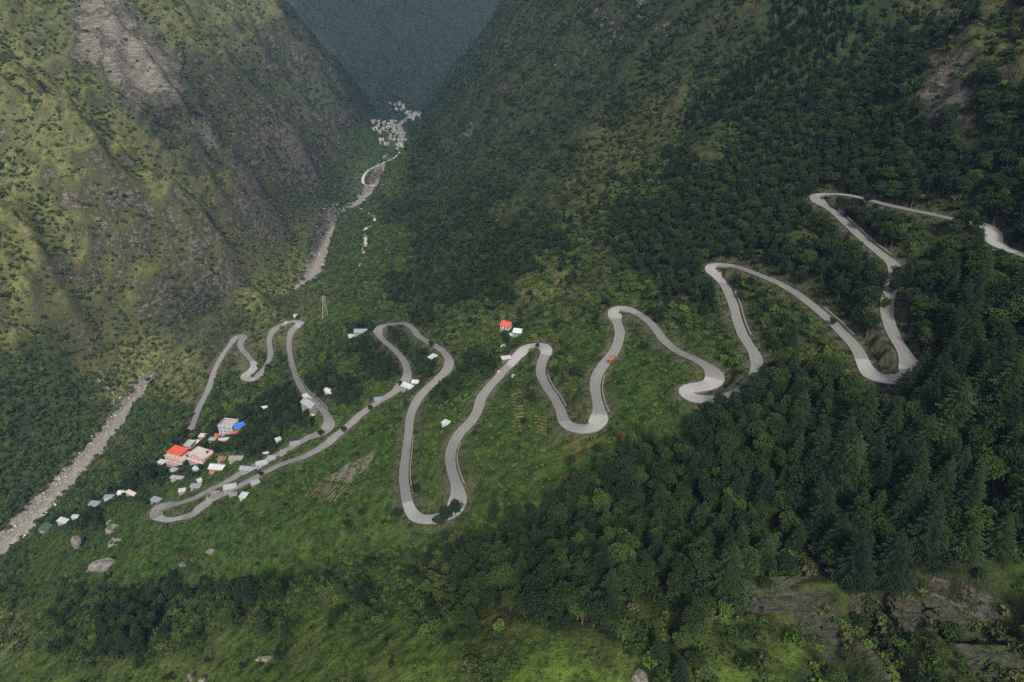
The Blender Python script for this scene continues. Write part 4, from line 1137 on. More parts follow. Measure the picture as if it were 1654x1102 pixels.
house('tin_shed', 'long low grey roofed shed below the two pink guest houses', 'shed', (277, 779), (307, 767), 3.2, 2.0, 'shed', M_ZINC, M_STONE)
house('roadside_house', 'long roadside house with blue grey tin roof, left of a pair', 'house', (389, 768), (415, 758), 5.5, 3.2, 'gable', M_BLUEGREY, M_STONE, 1, 4)
house('roadside_house', 'roadside house with plain grey tin roof, right of a pair', 'house', (416, 759), (432, 750), 6, 3.4, 'gable', M_ZINC, M_CONC, 1, 3)
house('roadside_house', 'grey roofed house on the slope below the lower road leg', 'house', (363, 798), (381, 788), 7, 3.2, 'gable', M_ZINC, M_STONE, 1, 2)
house('hut', 'small upright hut with white roof alone on the meadow below the road', 'hut', (388, 810), (396, 805), 5, 3.0, 'shed', M_PALE, M_CONC)
house('tin_shed', 'pale grey roofed shed beside the upper road leg near the hairpin', 'shed', (309, 794), (329, 784), 4, 2.4, 'shed', M_BLUEGREY, M_STONE)
house('hut', 'tiny white hut just above the pale grey roofed shed', 'hut', (321, 782), (327, 779), 3, 2.4, 'shed', M_PALE, M_WHITE)
house('tin_shed', 'flat grey roofed shed directly above the bottom hairpin', 'shed', (245, 815), (262, 809), 4.5, 2.0, 'shed', M_BLUEGREY, M_STONE)
house('hut', 'tiny white roofed hut on the village meadow right of the blue roof', 'hut', (447, 716), (454, 712), 3.2, 2.3, 'shed', M_PALE, M_CONC)
house('hut', 'tiny white hut beside the path above the blue roof', 'hut', (423, 664), (431, 659), 3.4, 2.4, 'gable', M_PALE, M_WHITE)
house('village_house', 'two storey house with grey tin roof below the road leg above the village', 'house', (489, 668), (503, 665), 7, 5.2, 'gable', M_ZINC, M_STONE, 2, 3)
house('tin_shed', 'brown walled annexe on the right of the two storey grey roofed house', 'shed', (500, 674), (510, 670), 5, 2.4, 'shed', M_WOOD, M_BEIGE)
house('roadside_stall', 'small white roofed stall at the edge of the road above the grey house', 'stall', (489, 644), (497, 647), 4, 2.4, 'shed', M_PALE, M_CONC)
house('hut', 'white roofed hut alone on the slope right of the grey two storey house', 'hut', (525, 638), (535, 637), 4.5, 2.6, 'gable', M_PALE, M_WHITE)
house('farm_house', 'farm house with blue grey roof left of the middle road loop', 'house', (573, 545), (592, 535), 8, 3.6, 'gable', M_BLUEGREY, M_STONE, 1, 3)
house('hut', 'narrow white roofed hut left of the blue grey farm house', 'hut', (563, 548), (573, 543), 3.5, 2.5, 'shed', M_PALE, M_WHITE)
house('roadside_house', 'white and blue roadside house where the middle loop meets the lower road', 'house', (649, 634), (664, 630), 7, 3.2, 'gable', M_PALE, M_BLUEGREY, 1, 3)
house('roadside_house', 'smaller white roofed roadside house on the right of the white and blue one', 'house', (666, 626), (675, 621), 5, 3.0, 'gable', M_PALE, M_WOOD, 1, 2)
house('hut', 'upright white hut on the meadow inside the big middle bend', 'hut', (692, 587), (699, 586), 6, 3.0, 'shed', M_PALE, M_CONC)
house('hut', 'white hut between the two long near road legs', 'hut', (714, 691), (722, 688), 3.6, 2.4, 'shed', M_PALE, M_WHITE)
house('farm_house', 'farm house with red roof above the third bend', 'house', (808, 536), (822, 534), 8, 3.2, 'gable', M_RED, M_WHITE, 1, 3)
house('farm_house', 'farm house with pale green grey roof beside the red roofed one', 'house', (829, 546), (841, 541), 7, 3.2, 'gable', M_GREENGREY, M_STONE, 1, 2)
house('tin_shed', 'small white annexe in front of the pale green grey roofed farm house', 'shed', (825, 547), (832, 544), 3, 2.2, 'shed', M_PALE, M_WOOD)
house('roadside_stall', 'long white roofed shelter beside the road leg climbing to the third bend', 'stall', (812, 587), (826, 581), 4, 2.4, 'shed', M_PALE, M_WOOD)
house('tin_shed', 'long white roofed shed at the left end of the row above the river', 'shed', (95, 850), (117, 840), 5, 2.6, 'shed', M_PALE, M_CONC, group=None)
house('tin_shed', 'narrow white roofed shed second from the left in the row above the river', 'shed', (117, 841), (131, 834), 3.2, 2.4, 'shed', M_PALE, M_CONC)
house('tin_shed', 'long blue grey roofed shed in the middle of the row above the river', 'shed', (145, 823), (168, 812), 5.5, 2.6, 'shed', M_BLUEGREY, M_CONC)
house('tin_shed', 'long blue grey roofed shed at the right end of the row above the river', 'shed', (169, 811), (187, 801), 4.5, 2.5, 'shed', M_BLUEGREY, M_CONC)
house('hut', 'square white hut just beyond the row of long sheds above the river', 'hut', (191, 804), (200, 800), 6, 3.2, 'gable', M_PALE, M_WHITE, 1, 2)
house('stone_house', 'very long low stone byre with grey roof right of the square white hut', 'byre', (205, 802), (225, 800), 3.4, 2.0, 'shed', M_BEIGE, M_STONE)
house('netted_seedbed', 'low seedbed under dark green netting below the white shed', 'seedbed', (66, 864), (92, 852), 9, 1.2, 'shed', M_NET, M_NET)

for lab, a, b, D, h, rm, wm in [
    ('small grey roofed shed touching the right end of the roadside pair', (433, 748), (444, 742), 4, 2.6, M_ZINC, M_STONE),
    ('long grey roofed shed at the top end of the upper village road', (470, 727), (489, 715), 4.5, 2.6, M_BLUEGREY, M_STONE),
    ('dark slate roofed hut between the two converging village roads', (452, 738), (461, 734), 4, 2.4, M_STONE, M_STONE),
    ('grey roofed shed below the lower village road, right of the upright hut', (408, 788), (420, 781), 4, 2.4, M_ZINC, M_WOOD),
    ('brown roofed shed right behind the white tin roofed house', (352, 748), (361, 744), 4, 2.6, M_RUST, M_STONE),
    ('low grey shed under the left pink guest house', (276, 764), (287, 761), 3.5, 2.0, M_ZINC, M_CONC),
    ('low white shed under the right pink guest house', (312, 762), (322, 758), 3.2, 2.0, M_PALE, M_CONC),
    ('beige roofed hut above the hairpin beside the blue grey shed', (290, 800), (299, 795), 3.6, 2.2, M_BEIGE, M_STONE),
    ('tiny red roofed hut beside the unfinished white framed house', (347, 709), (354, 705), 3.4, 2.2, M_RED, M_STONE),
    ('grey slate roofed hut below the grey house on the slope', (372, 806), (382, 801), 3.6, 2.0, M_STONE, M_STONE),
    ('grey roofed shed left of the unfinished white framed house', (338, 716), (349, 711), 3.8, 2.2, M_ZINC, M_WOOD),
    ('blue grey roofed shed at the right end of the straight lower road', (606, 654), (618, 647), 4, 2.4, M_BLUEGREY, M_STONE)]:
    house('tin_shed' if 'shed' in lab else 'hut', lab, 'shed' if 'shed' in lab else 'hut', a, b, D, h, 'shed', rm, wm)

def ruin(label, p1, p2, D, h):
    x, y, z, rz, L = site(p1, p2, D)
    t = thing('stone_ruin', label, 'ruin', (x, y, z + CAM_H), rz)
    part('foundation', box(-L / 2 - .2, L / 2 + .2, -D / 2 - .2, D / 2 + .2, -2.5, .1), M_STONE, t)
    for x0, x1, y0, y1, hh in ((-L / 2, L / 2, -D / 2, -D / 2 + .6, h * .8), (-L / 2, L / 2, D / 2 - .6, D / 2, h), (-L / 2, -L / 2 + .6, -D / 2 + .6, D / 2 - .6, h * .9), (L / 2 - .6, L / 2, -D / 2 + .6, D / 2 - .6, h * .6)):
        n = 6; xs = np.linspace(0, 1, n + 1); parts = []
        for k in range(n):
            q = hh * R.uniform(.7, 1.08)
            if x1 - x0 > y1 - y0: parts.append(box(x0 + (x1 - x0) * xs[k], x0 + (x1 - x0) * xs[k + 1], y0, y1, 0.1, q))
            else: parts.append(box(x0, x1, y0 + (y1 - y0) * xs[k], y0 + (y1 - y0) * xs[k + 1], 0.1, q))
        part('wall', join(parts), M_STONE, t)
ruin('roofless stone ruin, the larger of two on the slope below the white sheds', (172, 862), (183, 859), 6, 3.0)
ruin('smaller roofless stone ruin just below the larger one', (176, 885), (189, 881), 5, 3.2)
ruin('low stone ruin above the two roofless ruins', (171, 849), (179, 846), 4, 1.2)
ruin('collapsed stone house beside the lower road leg near the hairpin', (334, 812), (358, 802), 7, 2.2)

# ------------------------------------------------------------------ rocks
def rock_shape(seed, sx, sy, sz, n=3, rough=.22, strata=0.0):
    bm = bmesh.new(); bmesh.ops.create_icosphere(bm, subdivisions=n, radius=1)
    g = np.random.default_rng(seed); pl = sph(9, g); cut = g.uniform(.58, .95, 9)
    for v in bm.verts:
        p = np.array(v.co)
        for q, c in zip(pl, cut):
            d = p @ q
            if d > c: p = p - q * (d - c) * .92
        p = p * (1 + rough * float(perlin(np.array([p[0] * 2.3 + seed]), np.array([p[1] * 2.3 + p[2] * 3.1]), 77)[0]))
        if strata: p[:2] *= 1 + strata * (round(p[2] * 5) % 2)
        v.co = (p[0] * sx, p[1] * sy, p[2] * sz)
    V = np.array([v.co[:] for v in bm.verts]); F = np.array([[v.index for v in f.verts] for f in bm.faces]); bm.free()
    return V, F
def mat_rock(name, a, b, c):
    t = NT(name)
    pos = t.pos()
    n = t.noise(pos, .8, 6, .72); st = t.noise(t.n('Mapping', {'Vector': pos, 'Rotation': (.2, .1, .3), 'Scale': (.25, .25, 1.6)}).outputs[0], .8, 6, .7, .5)
    col = t.ramp(st, [(.32, a), (.5, b), (.72, c)])
    nz = t.n('SeparateXYZ', {0: t.n('NewGeometry').outputs['Normal']}).outputs[2]
    moss = t.maprange(t.math('ADD', nz, t.math('MULTIPLY', t.math('SUBTRACT', n, .5), 3.2)), .80, 1.15, 0, .8)
    col = t.mix(moss, col, (.060, .080, .026))
    return t.bsdf(col, .95, t.math('ADD', n, t.math('MULTIPLY', st, 2)), .9, .35, .15)
ROCK_DARK = mat_rock('dark_cliff_rock', (.012, .011, .010), (.034, .031, .028), (.082, .075, .067))
ROCK_GREY = mat_rock('grey_boulder_rock', (.06, .055, .05), (.16, .148, .135), (.34, .325, .30))
ROCK_PALE = mat_rock('pale_boulder_rock', (.20, .19, .18), (.42, .40, .38), (.62, .60, .57))
def boulder(label, px, py, w, d, h, mat, seed, sink=.25, cat='boulder', rz=None):
    (x, y, z), = cast([px], [py])
    V, F = rock_shape(seed, w / 2, d / 2, h / 2)
    o = link('boulder', mesh_from('boulder', V, F, [mat], False), label=label, category=cat)
    o.location = (x, y, z + CAM_H + h * (.5 - sink)); o.rotation_euler = (0, 0, R.uniform(0, 6) if rz is None else rz)
    BLOCKED.append((x, y, max(w, d) * .5))
    if w > 3: open_sight(np.array([x]), np.array([y]), np.array([z + h * .3]), w * .4)
    return o
boulder('tall reddish grey boulder on the slope left of the stone ruins', 127, 884, 8, 7, 13, ROCK_GREY, 3, .2)
boulder('big dark overhanging boulder below the stone ruins', 166, 920, 17, 9, 11, ROCK_GREY, 8, .2, rz=.5)
boulder('left half of the split rock at the bottom edge of the view', 309, 1099, 2.6, 2.4, 4.6, ROCK_GREY, 12, .15)
boulder('right half of the split rock at the bottom edge of the view', 327, 1102, 4.4, 3.0, 3.2, ROCK_GREY, 15, .15)
boulder('grey boulder on the slope below the bottom hairpin', 342, 893, 5.5, 4, 3.6, ROCK_GREY, 21)
boulder('low grey boulder above the row of pines', 295, 913, 5, 3.6, 2.8, ROCK_GREY, 22)
boulder('long flat pale boulder lying on the foreground meadow', 430, 1066, 8, 3, 1.6, ROCK_GREY, 23, rz=.05)
boulder('white boulder on the village meadow under a bush', 430, 733, 5, 3, 2.6, ROCK_PALE, 24)
boulder('white boulder beside the road leg to the third bend', 806, 601, 2.2, 2, 1.8, ROCK_PALE, 25)
boulder('pale flat boulder right of the road leg to the third bend', 829, 608, 4.5, 2.4, 1.2, ROCK_PALE, 26)
boulder('round grey boulder in the shrubs above the red roofed farm', 813, 564, 4.2, 4, 4.2, ROCK_PALE, 27)
boulder('grey boulder at the right bottom edge of the meadow', 1032, 1096, 6, 4, 2.2, ROCK_GREY, 28)
boulder('white boulder block beside the river above the lowest bends', 478, 512, 8, 5, 5, ROCK_PALE, 29)
boulder('white boulder at the head of the lowest bend', 463, 521, 4, 3, 2.4, ROCK_PALE, 30)

def outcrop(label, px, py, w, n, seed, th=1.7, rz=0.0, back=2.6, mat=ROCK_DARK):
    """bedded rock: ragged slabs stacked and set back step by step"""
    (x, y, z), = cast([px], [py])
    g = np.random.default_rng(seed)
    t = thing('rock_outcrop', label, 'cliff', (x, y, z + CAM_H), rz)
    n = int(n * 1.9); th *= .52
    zz = -n * th * .62
    for k in range(n):
        ww = w * g.uniform(.72, 1.05); dd = g.uniform(6, 9); hh = th * g.uniform(.6, 1.35); m = 34
        a = np.linspace(0, 2 * np.pi, m, endpoint=False)
        rx = np.sign(np.cos(a)) * np.abs(np.cos(a)) ** .55 * ww / 2; ry = np.sign(np.sin(a)) * np.abs(np.sin(a)) ** .55 * dd / 2
        rag = 1 + g.normal(0, .10, m); ox = g.normal(0, w * .05); oy = back * .30 * th * k + g.normal(0, .55)
        tl = g.normal(0, .03)
        rings = []
        for q, (sc, zo) in enumerate(((.96, 0), (1.0, hh * .18), (.985, hh * .80), (.90, hh))):
            r2 = rag * sc + g.normal(0, .018, m)
            X = rx * r2 + ox; Y = ry * r2 + oy + dd * .30 - n * th * .30
            rings.append(np.column_stack([X, Y, zz + zo + tl * X + g.normal(0, .11, m)]))
        V = np.concatenate(rings + [[rings[-1].mean(0) + [0, 0, .15]]]); F = []
        for q in range(3):
            for i in range(m): F.append((q * m + i, q * m + (i + 1) % m, (q + 1) * m + (i + 1) % m, (q + 1) * m + i))
        for i in range(0, m, 2): F.append((3 * m + i, 3 * m + (i + 1) % m, 3 * m + (i + 2) % m, 4 * m))
        o = link('rock_slab', mesh_from('rock_slab', V, np.array(F), [mat], False), t)
        zz += hh * .92
    open_sight(np.array([x - w * .2, x + w * .2]), np.array([y, y]), np.array([z + n * th * .1] * 2), w * .2)
def build_outcrops():
    outcrop('pale bedded rock face under hanging grass at the left of the cliff', 1272, 1002, 21, 8, 1, 1.8, .05)
    outcrop('dark hollow rock face in the middle of the cliff', 1358, 1050, 17, 9, 2, 1.6, -.1)
    outcrop('narrow broken rock rib right of the hollow rock face', 1482, 1015, 9, 9, 3, 1.7, .15)
    outcrop('wide layered grey cliff at the right edge of the view', 1592, 1018, 27, 8, 4, 1.6, .02)
    outcrop('smooth tilted rock shelf in the bottom right corner', 1610, 1094, 20, 4, 5, 2.2, -.06)
    outcrop('small reddish rock step among trees above the ravine', 1052, 938, 7, 6, 6, 1.4, .2)
    outcrop('low dark rock step left of the pale rock face', 1176, 948, 12, 4, 7, 1.3, .1)
build_outcrops()

# ------------------------------------------------------------------ far village in the upper valley
FARWALL = [mat_plain('far_wall', c, .15) for c in ((.24, .23, .21), (.17, .155, .14), (.36, .34, .31))]
FARROOF = [M_ZINC, M_STONE, M_BLUEGREY, M_STONE, M_CONC]
def far_village():
    g = np.random.default_rng(31)
    kinds = []
    for k in range(6):
        L, D, h = g.uniform(6, 9), g.uniform(4.5, 6), g.uniform(2.8, 5.2)
        wall = mesh_from('wall', *box(-L / 2, L / 2, -D / 2, D / 2, -3, h), [FARWALL[k % 3]])
        roofv, rooff = join([(lambda v, f: (v - [0, D / 2 + .5, 0], f))(*corrugated(L, D / 2 + .5, h - .1, h + D * .22, .4, 1.1)),
                             (lambda v, f: ((v - [0, D / 2 + .5, 0]) * [-1, -1, 1], f))(*corrugated(L, D / 2 + .5, h - .1, h + D * .22, .4, 1.1))])
        roof = mesh_from('roof', roofv, rooff, [FARROOF[k % 5]])
        wv = [box(x - .5, x + .5, -D / 2 - .07, -D / 2 + .04, z, z + 1.2) for x in np.linspace(-L * .32, L * .32, 3) for z in ([.9] if h < 5 else [.9, 3.6])]
        kinds.append((wall, roof, [mesh_from('window', *b, [M_GLASS]) for b in wv]))
    zones = [('at the near town edge', (612, 655, 212, 236), 20, 'houses on the near edge of the far town'), ('in the upper far town', (601, 640, 196, 214), 24, 'houses in the dense upper far town'),
             ('in the right hand hamlet', (655, 690, 181, 193), 13, 'houses in the hamlet right of the far town'), ('in the hamlet at the valley head', (627, 652, 167, 178), 9, 'houses in the hamlet at the valley head')]
    town = {}
    for words, (x0, x1, y0, y1), n, grp in zones:
        u = g.uniform(0, 1, n * 5); v = g.uniform(0, 1, n * 5)
        P = cast(x0 + (x1 - x0) * u, y0 + (y1 - y0) * v); used = []
        for p in P:
            if len(used) >= n or np.isnan(p[0]) or p[1] < 1500: continue
            if any(np.hypot(p[0] - q[0], p[1] - q[1]) < 8.5 for q in used) or float(bil(GX, GY, RD, p[0], p[1])) < 9: continue
            used.append(p); k = int(g.integers(0, 6))
            wc, rc = ['pale', 'brown', 'white'][k % 3], ['grey', 'stone', 'blue grey', 'slate', 'concrete'][k % 5]
            t = thing('town_house', '', 'house', (p[0], p[1], p[2] + CAM_H), g.uniform(-.5, .5) + (1.57 if g.random() < .4 else 0), grp)
            town.setdefault((wc, rc, words), []).append((float(project(p[0], p[1], p[2])[0]), t))
            link('wall', kinds[k][0], t); link('roof', kinds[k][1], t)
            for w in kinds[k][2]: link('window', w, t)
            BLOCKED.append((p[0], p[1], 9)); open_sight(np.array([p[0]]), np.array([p[1]]), np.array([p[2] + 2]), 4)
    for (wc, rc, words), hs in town.items():
        hs.sort(key=lambda q: q[0])
        for k, (_, t) in enumerate(hs):
            t['label'] = '%s%s house, %s roof,%s %s' % ('' if len(hs) == 1 else ORD[k] + ' ', wc, rc, '' if len(hs) == 1 else ' from left', words)
far_village()

# ------------------------------------------------------------------ people, lorry, pylon
def road_spot(px, py, side):
    q = np.hypot(*(np.array(project(ROAD[:, 0], ROAD[:, 1], ROAD[:, 2])[:2]) - np.array([[px], [py]])))
    i = int(np.argmin(q)); t_, n_ = frames(ROAD)
    c = ROAD[i] + np.array([*(n_[i] * side), .19])
    return c, math.atan2(t_[i][1], t_[i][0]), math.atan2(ROAD[min(i + 4, len(ROAD) - 1), 2] - ROAD[i - 4, 2], 12.0)
M_SKIN = mat_plain('skin', (.30, .17, .11), .05, .6); M_JACKET = mat_plain('dark_jacket', (.025, .025, .03), .2)
M_SHIRT = mat_plain('red_shirt', (.30, .07, .07), .2); M_TROUSERS = mat_plain('blue_trousers', (.04, .05, .09), .2); M_HAIR = mat_plain('black_hair', (.012, .010, .009), .2)
def person(label, loc, rz, top, stride):
    t = thing('person', label, 'person', loc, rz)
    # one skinned figure: pelvis, spine, neck, head, arms with hands, legs with feet (facing +y)
    J = [(0, 0, .95), (0, .01, 1.18), (0, .02, 1.40), (0, .03, 1.52), (0, .05, 1.62), (0, .04, 1.74),
         (-.19, .02, 1.42), (-.25, -.10 * stride, 1.16), (-.26, .10 - .05 * stride, .92), (-.26, .14 - .05 * stride, .83),
         (.19, .02, 1.42), (.25, .12 * stride, 1.16), (.26, .12 + .22 * stride, .95), (.26, .16 + .24 * stride, .86),
         (-.10, 0, .88), (-.11, .20 * stride, .50), (-.11, .16 * stride, .08), (-.11, .16 * stride + .17, .04),
         (.10, 0, .88), (.11, -.08 * stride, .50), (.11, -.26 * stride, .09), (.11, -.26 * stride + .16, .04)]
    E = [(0, 1), (1, 2), (2, 3), (3, 4), (4, 5), (2, 6), (6, 7), (7, 8), (8, 9), (2, 10), (10, 11), (11, 12), (12, 13), (0, 14), (14, 15), (15, 16), (16, 17), (0, 18), (18, 19), (19, 20), (20, 21)]
    Rr = [.15, .14, .165, .06, .10, .085, .075, .055, .042, .04, .075, .055, .042, .04, .095, .07, .05, .04, .095, .07, .05, .04]
    me = bpy.data.meshes.new('body'); me.from_pydata(J, E, [])
    for m in (top, M_TROUSERS, M_SKIN): me.materials.append(m)
    o = link('body', me, t)
    o.modifiers.new('skin', 'SKIN'); o.modifiers.new('sub', 'SUBSURF').levels = 1
    sk = me.skin_vertices[0].data
    for k, r in enumerate(Rr): sk[k].radius = (r, r * .8 if k < 3 else r)
    sk[0].use_root = True
    dg = bpy.context.evaluated_depsgraph_get()
    ev = bpy.data.meshes.new_from_object(o.evaluated_get(dg)); o.modifiers.clear(); o.data = ev
    ev.materials.clear()
    for m in (top, M_TROUSERS, M_SKIN): ev.materials.append(m)
    for p in ev.polygons:
        c = p.center; p.material_index = 2 if c.z > 1.5 or (abs(c.x) > .2 and c.z < .93) else 1 if c.z < .98 and abs(c.x) < .22 else 0
    V, F = rock_shape(5, .105, .115, .10, 2, .03); part('hair', (V + [0, .02, 1.75], F), M_HAIR, t)
p, a, s = road_spot(256, 828, 0.5); person('person in dark clothes walking on the bottom hairpin', (p[0], p[1], p[2] + CAM_H + .03), a, M_JACKET, 1)
p, a, s = road_spot(687, 628, -2.0); person('person in red shirt and dark trousers walking at the edge of the road', (p[0], p[1], p[2] + CAM_H), a + 3, M_SHIRT, .7)
def lorry():
    p, a, s = road_spot(974, 577, 2.2)
    t = thing('lorry', 'orange tipper lorry parked at the left edge of the road above the U bend', 'lorry', (p[0], p[1], p[2] + CAM_H + .06), a)
    t.rotation_euler = (0, -s, a); t.scale = (.82,) * 3
    mo = mat_plain('orange_paint', (.34, .10, .04), .1, .4); mk = mat_plain('black_rubber', (.02, .02, .02), .1, .8)
    part('chassis', join([box(-3.2, 3.1, -.45, -.25, .7, .95), box(-3.2, 3.1, .25, .45, .7, .95), box(-3.2, -3.0, -.25, .25, .7, .95), box(2.9, 3.1, -.25, .25, .7, .95)]), mk, t)
    cab = part('cab', (np.array([(1.5, y, .95) for y in (-1.1, 1.1)] + [(3.2, y, .95) for y in (-1.1, 1.1)] + [(3.25, y, 1.75) for y in (-1.1, 1.1)] + [(2.85, y, 2.7) for y in (-1.02, 1.02)] + [(1.5, y, 2.75) for y in (-1.02, 1.02)], float),
         np.array([(0, 1, 3, 2), (2, 3, 5, 4), (4, 5, 7, 6), (6, 7, 9, 8), (8, 9, 1, 0), (0, 2, 4, 4), (0, 4, 6, 8), (1, 5, 3, 3), (1, 9, 7, 5)])), mo, t)
    part('windscreen', (np.array([(3.22, -.9, 1.85), (3.22, .9, 1.85), (2.92, .85, 2.6), (2.92, -.85, 2.6)]) + [.03, 0, 0], np.array([(0, 1, 2, 3)])), M_GLASS, cab)
    part('tipper_body', join([box(-3.3, 1.25, -1.2, 1.2, 1.05, 1.25), box(-3.3, 1.25, -1.2, -1.1, 1.25, 2.1), box(-3.3, 1.25, 1.1, 1.2, 1.25, 2.1), box(1.15, 1.25, -1.1, 1.1, 1.25, 2.4), box(-3.3, -3.2, -1.1, 1.1, 1.25, 2.1)]), mo, t)
    part('load', (lambda v, f: (v * [1, 1, .35] + [-1, 0, 1.5], f))(*rock_shape(9, 2.0, 1.0, 1.2, 2)), M_STONE, t)
    for x in (2.3, -1.2, -2.4):
        for y in (-1.05, 1.05):
            w = part('wheel', tube([(0, -.16, 0), (0, .16, 0)], [.5, .5], 14), mk, t); w.location = (x, y, .5)
            part('hub', tube([(0, -.19, 0), (0, .19, 0)], [.22, .22], 8), M_ZINC, w)
    for y in (-.8, .8): part('headlight', box(3.2, 3.28, y - .16, y + .16, 1.15, 1.4), M_PALE, t)
lorry()
def pylon():
    (x, y, z), = cast([526], [512])
    t = thing('lattice_pylon', 'thin grey lattice pylon above the river bank', 'pylon', (x, y, z + CAM_H), .3)
    H = 22
    c = lambda s, q: np.array([s[0] * (2.4 * (1 - q) + .5), s[1] * (2.4 * (1 - q) + .5), H * q])
    for s in ((-1, -1), (1, -1), (1, 1), (-1, 1)): part('leg', tube([c(s, 0) - [0, 0, 1.5], c(s, 1)], [.10, .08], 4), M_CONC, t)
    q = [0, .22, .41, .57, .70, .81, .91, 1]; br = []
    S = [(-1, -1), (1, -1), (1, 1), (-1, 1)]
    for k in range(7):
        for i in range(4):
            br.append(tube([c(S[i], q[k]), c(S[(i + 1) % 4], q[k + 1])], [.05, .05], 4)); br.append(tube([c(S[(i + 1) % 4], q[k]), c(S[i], q[k + 1])], [.05, .05], 4))
    part('bracing', join(br), M_CONC, t)
    for zz, w in ((.78, 3.6), (.88, 3.2), (.98, 2.6)): part('cross_arm', join([tube([(-w, 0, H * zz), (0, 0, H * zz + .7)], [.07, .09], 4), tube([(w, 0, H * zz), (0, 0, H * zz + .7)], [.07, .09], 4), tube([(-w, 0, H * zz), (w, 0, H * zz)], [.07, .07], 4)]), M_CONC, t)
    BLOCKED.append((x, y, 4))
pylon()

# ------------------------------------------------------------------ masonry retaining walls on the uphill edge of the road
def retaining_wall(label, a_px, b_px):
    q = project(ROAD[:, 0], ROAD[:, 1], ROAD[:, 2])
    i, j = sorted(int(np.argmin(np.hypot(q[0] - p[0], q[1] - p[1]))) for p in (a_px, b_px))
    P = ROAD[i:j + 1]; hw = ROAD_HW[i:j + 1]; t_, n_ = frames(P)
    up = np.mean(hgt(P[:, 0] + n_[:, 0] * 9, P[:, 1] + n_[:, 1] * 9) - hgt(P[:, 0] - n_[:, 0] * 9, P[:, 1] - n_[:, 1] * 9))
    s = 1 if up > 0 else -1
    top = .95 + .4 * fbm(np.arange(len(P)) / 5.0, np.zeros(len(P)), 611, 2)
    prof = [(s * (hw + .55), -.6), (s * (hw + .62), top), (s * (hw + 1.15), top + .05), (s * (hw + 1.2), -.6)]
    V, F, k, m = ribbon(P, prof)
    link('retaining_wall', mesh_from('retaining_wall', V, F, [M_STONE], False), label=label, category='wall')
retaining_wall('stone retaining wall along the left leg of the near bottom bend', (658, 705), (655, 800))
retaining_wall('stone retaining wall along the right leg of the near bottom bend', (735, 715), (738, 785))
retaining_wall('stone retaining wall along the right leg of the U bend', (965, 606), (967, 668))
retaining_wall('stone retaining wall along the left leg of the U bend', (874, 605), (905, 660))
retaining_wall('stone retaining wall along the second hairpin road leg', (1176, 472), (1200, 543))
retaining_wall('stone retaining wall along the long right road leg', (1367, 545), (1320, 500))
retaining_wall('stone retaining wall along the topmost road leg', (1345, 341), (1428, 415))
retaining_wall('stone retaining wall along the lowest road leg', (345, 602), (323, 655))
retaining_wall('stone retaining wall along the leg above the village', (478, 610), (522, 663))

# ------------------------------------------------------------------ fields: ridged brown plots and straw-coloured terraces
def field(label_kind, quad, rows, mat, h=.2):
    """furrow ridges draped on the slope between the two long edges of a four-cornered plot"""
    q = np.array(quad, float); parts = []
    for k in range(rows):
        v = (k + .5) / rows
        a = q[0] + (q[3] - q[0]) * v; b = q[1] + (q[2] - q[1]) * v
        s = np.linspace(R.uniform(0, .06), R.uniform(.92, 1), 24)
        P = cast(a[0] + (b[0] - a[0]) * s, a[1] + (b[1] - a[1]) * s + .5 * np.sin(s * 7 + k)); P = P[~np.isnan(P[:, 0])]
        if len(P) < 4: continue
        V, F, _, _ = ribbon(P, [(.85, -.3), (.45, h), (-.45, h * .9), (-.85, -.3)]); parts.append((V, F))
    return link(label_kind, mesh_from(label_kind, *join(parts), [mat], False), kind='structure')
M_SOIL = mat_plain('ploughed_soil', (.115, .082, .056), .35, .95, .6); M_SOIL2 = mat_plain('grey_brown_soil', (.135, .12, .092), .35, .95, .6)
M_STRAW = mat_plain('straw_stubble', (.13, .12, .04), .35, .95, .8); M_LEAFY = mat_plain('young_crop', (.055, .13, .018), .3, .9, 1.1)
field('ploughed_field', [(489, 802), (516, 778), (566, 784), (540, 812)], 9, M_SOIL)
field('ploughed_field', [(520, 776), (572, 744), (596, 752), (566, 782)], 9, M_SOIL2)
field('ploughed_field', [(574, 744), (604, 730), (602, 740), (588, 757)], 5, M_SOIL2)
field('stubble_terrace', [(826, 634), (848, 630), (844, 664), (830, 662)], 6, M_STRAW, .15)
field('stubble_terrace', [(830, 668), (848, 664), (842, 692), (826, 690)], 5, M_STRAW, .15)
field('stubble_terrace', [(862, 668), (886, 672), (884, 704), (866, 700)], 6, M_STRAW, .15)
field('crop_terrace', [(702, 652), (722, 640), (770, 634), (752, 650)], 5, M_LEAFY)
field('crop_terrace', [(338, 734), (356, 722), (384, 726), (372, 742)], 6, M_LEAFY)
field('crop_terrace', [(512, 668), (560, 672), (548, 690), (528, 690)], 4, M_LEAFY)
def boulders_in_river():
    g = np.random.default_rng(8)
    P = resample(catmull(RIVER, 5), 2.2); t_, n_ = frames(P); V = []; F = []; o = 0
    base = [rock_shape(40 + k, 1, .8, .7, 1) for k in range(5)]
    for p, n in zip(P, n_):
        if p[1] > 1500 or p[1] < 100: continue
        for _ in range(4):
            s = g.choice([-1, 1]) * g.uniform(5, 14.5); r = .35 + 1.5 * g.random() ** 3
            x, y = p[0] + n[0] * s, p[1] + n[1] * s; b = base[int(g.integers(0, 5))]; th = g.uniform(0, 6.28)
            c, sn = math.cos(th), math.sin(th)
            v = b[0] * r; v = np.column_stack([v[:, 0] * c - v[:, 1] * sn + x, v[:, 0] * sn + v[:, 1] * c + y, v[:, 2] + float(hgt(x, y)) + CAM_H + r * .3])
            V.append(v); F.append(b[1] + o); o += len(v)
    link('river_boulders', mesh_from('river_boulders', np.concatenate(V), np.concatenate(F), [ROCK_PALE], False), kind='stuff')
boulders_in_river()

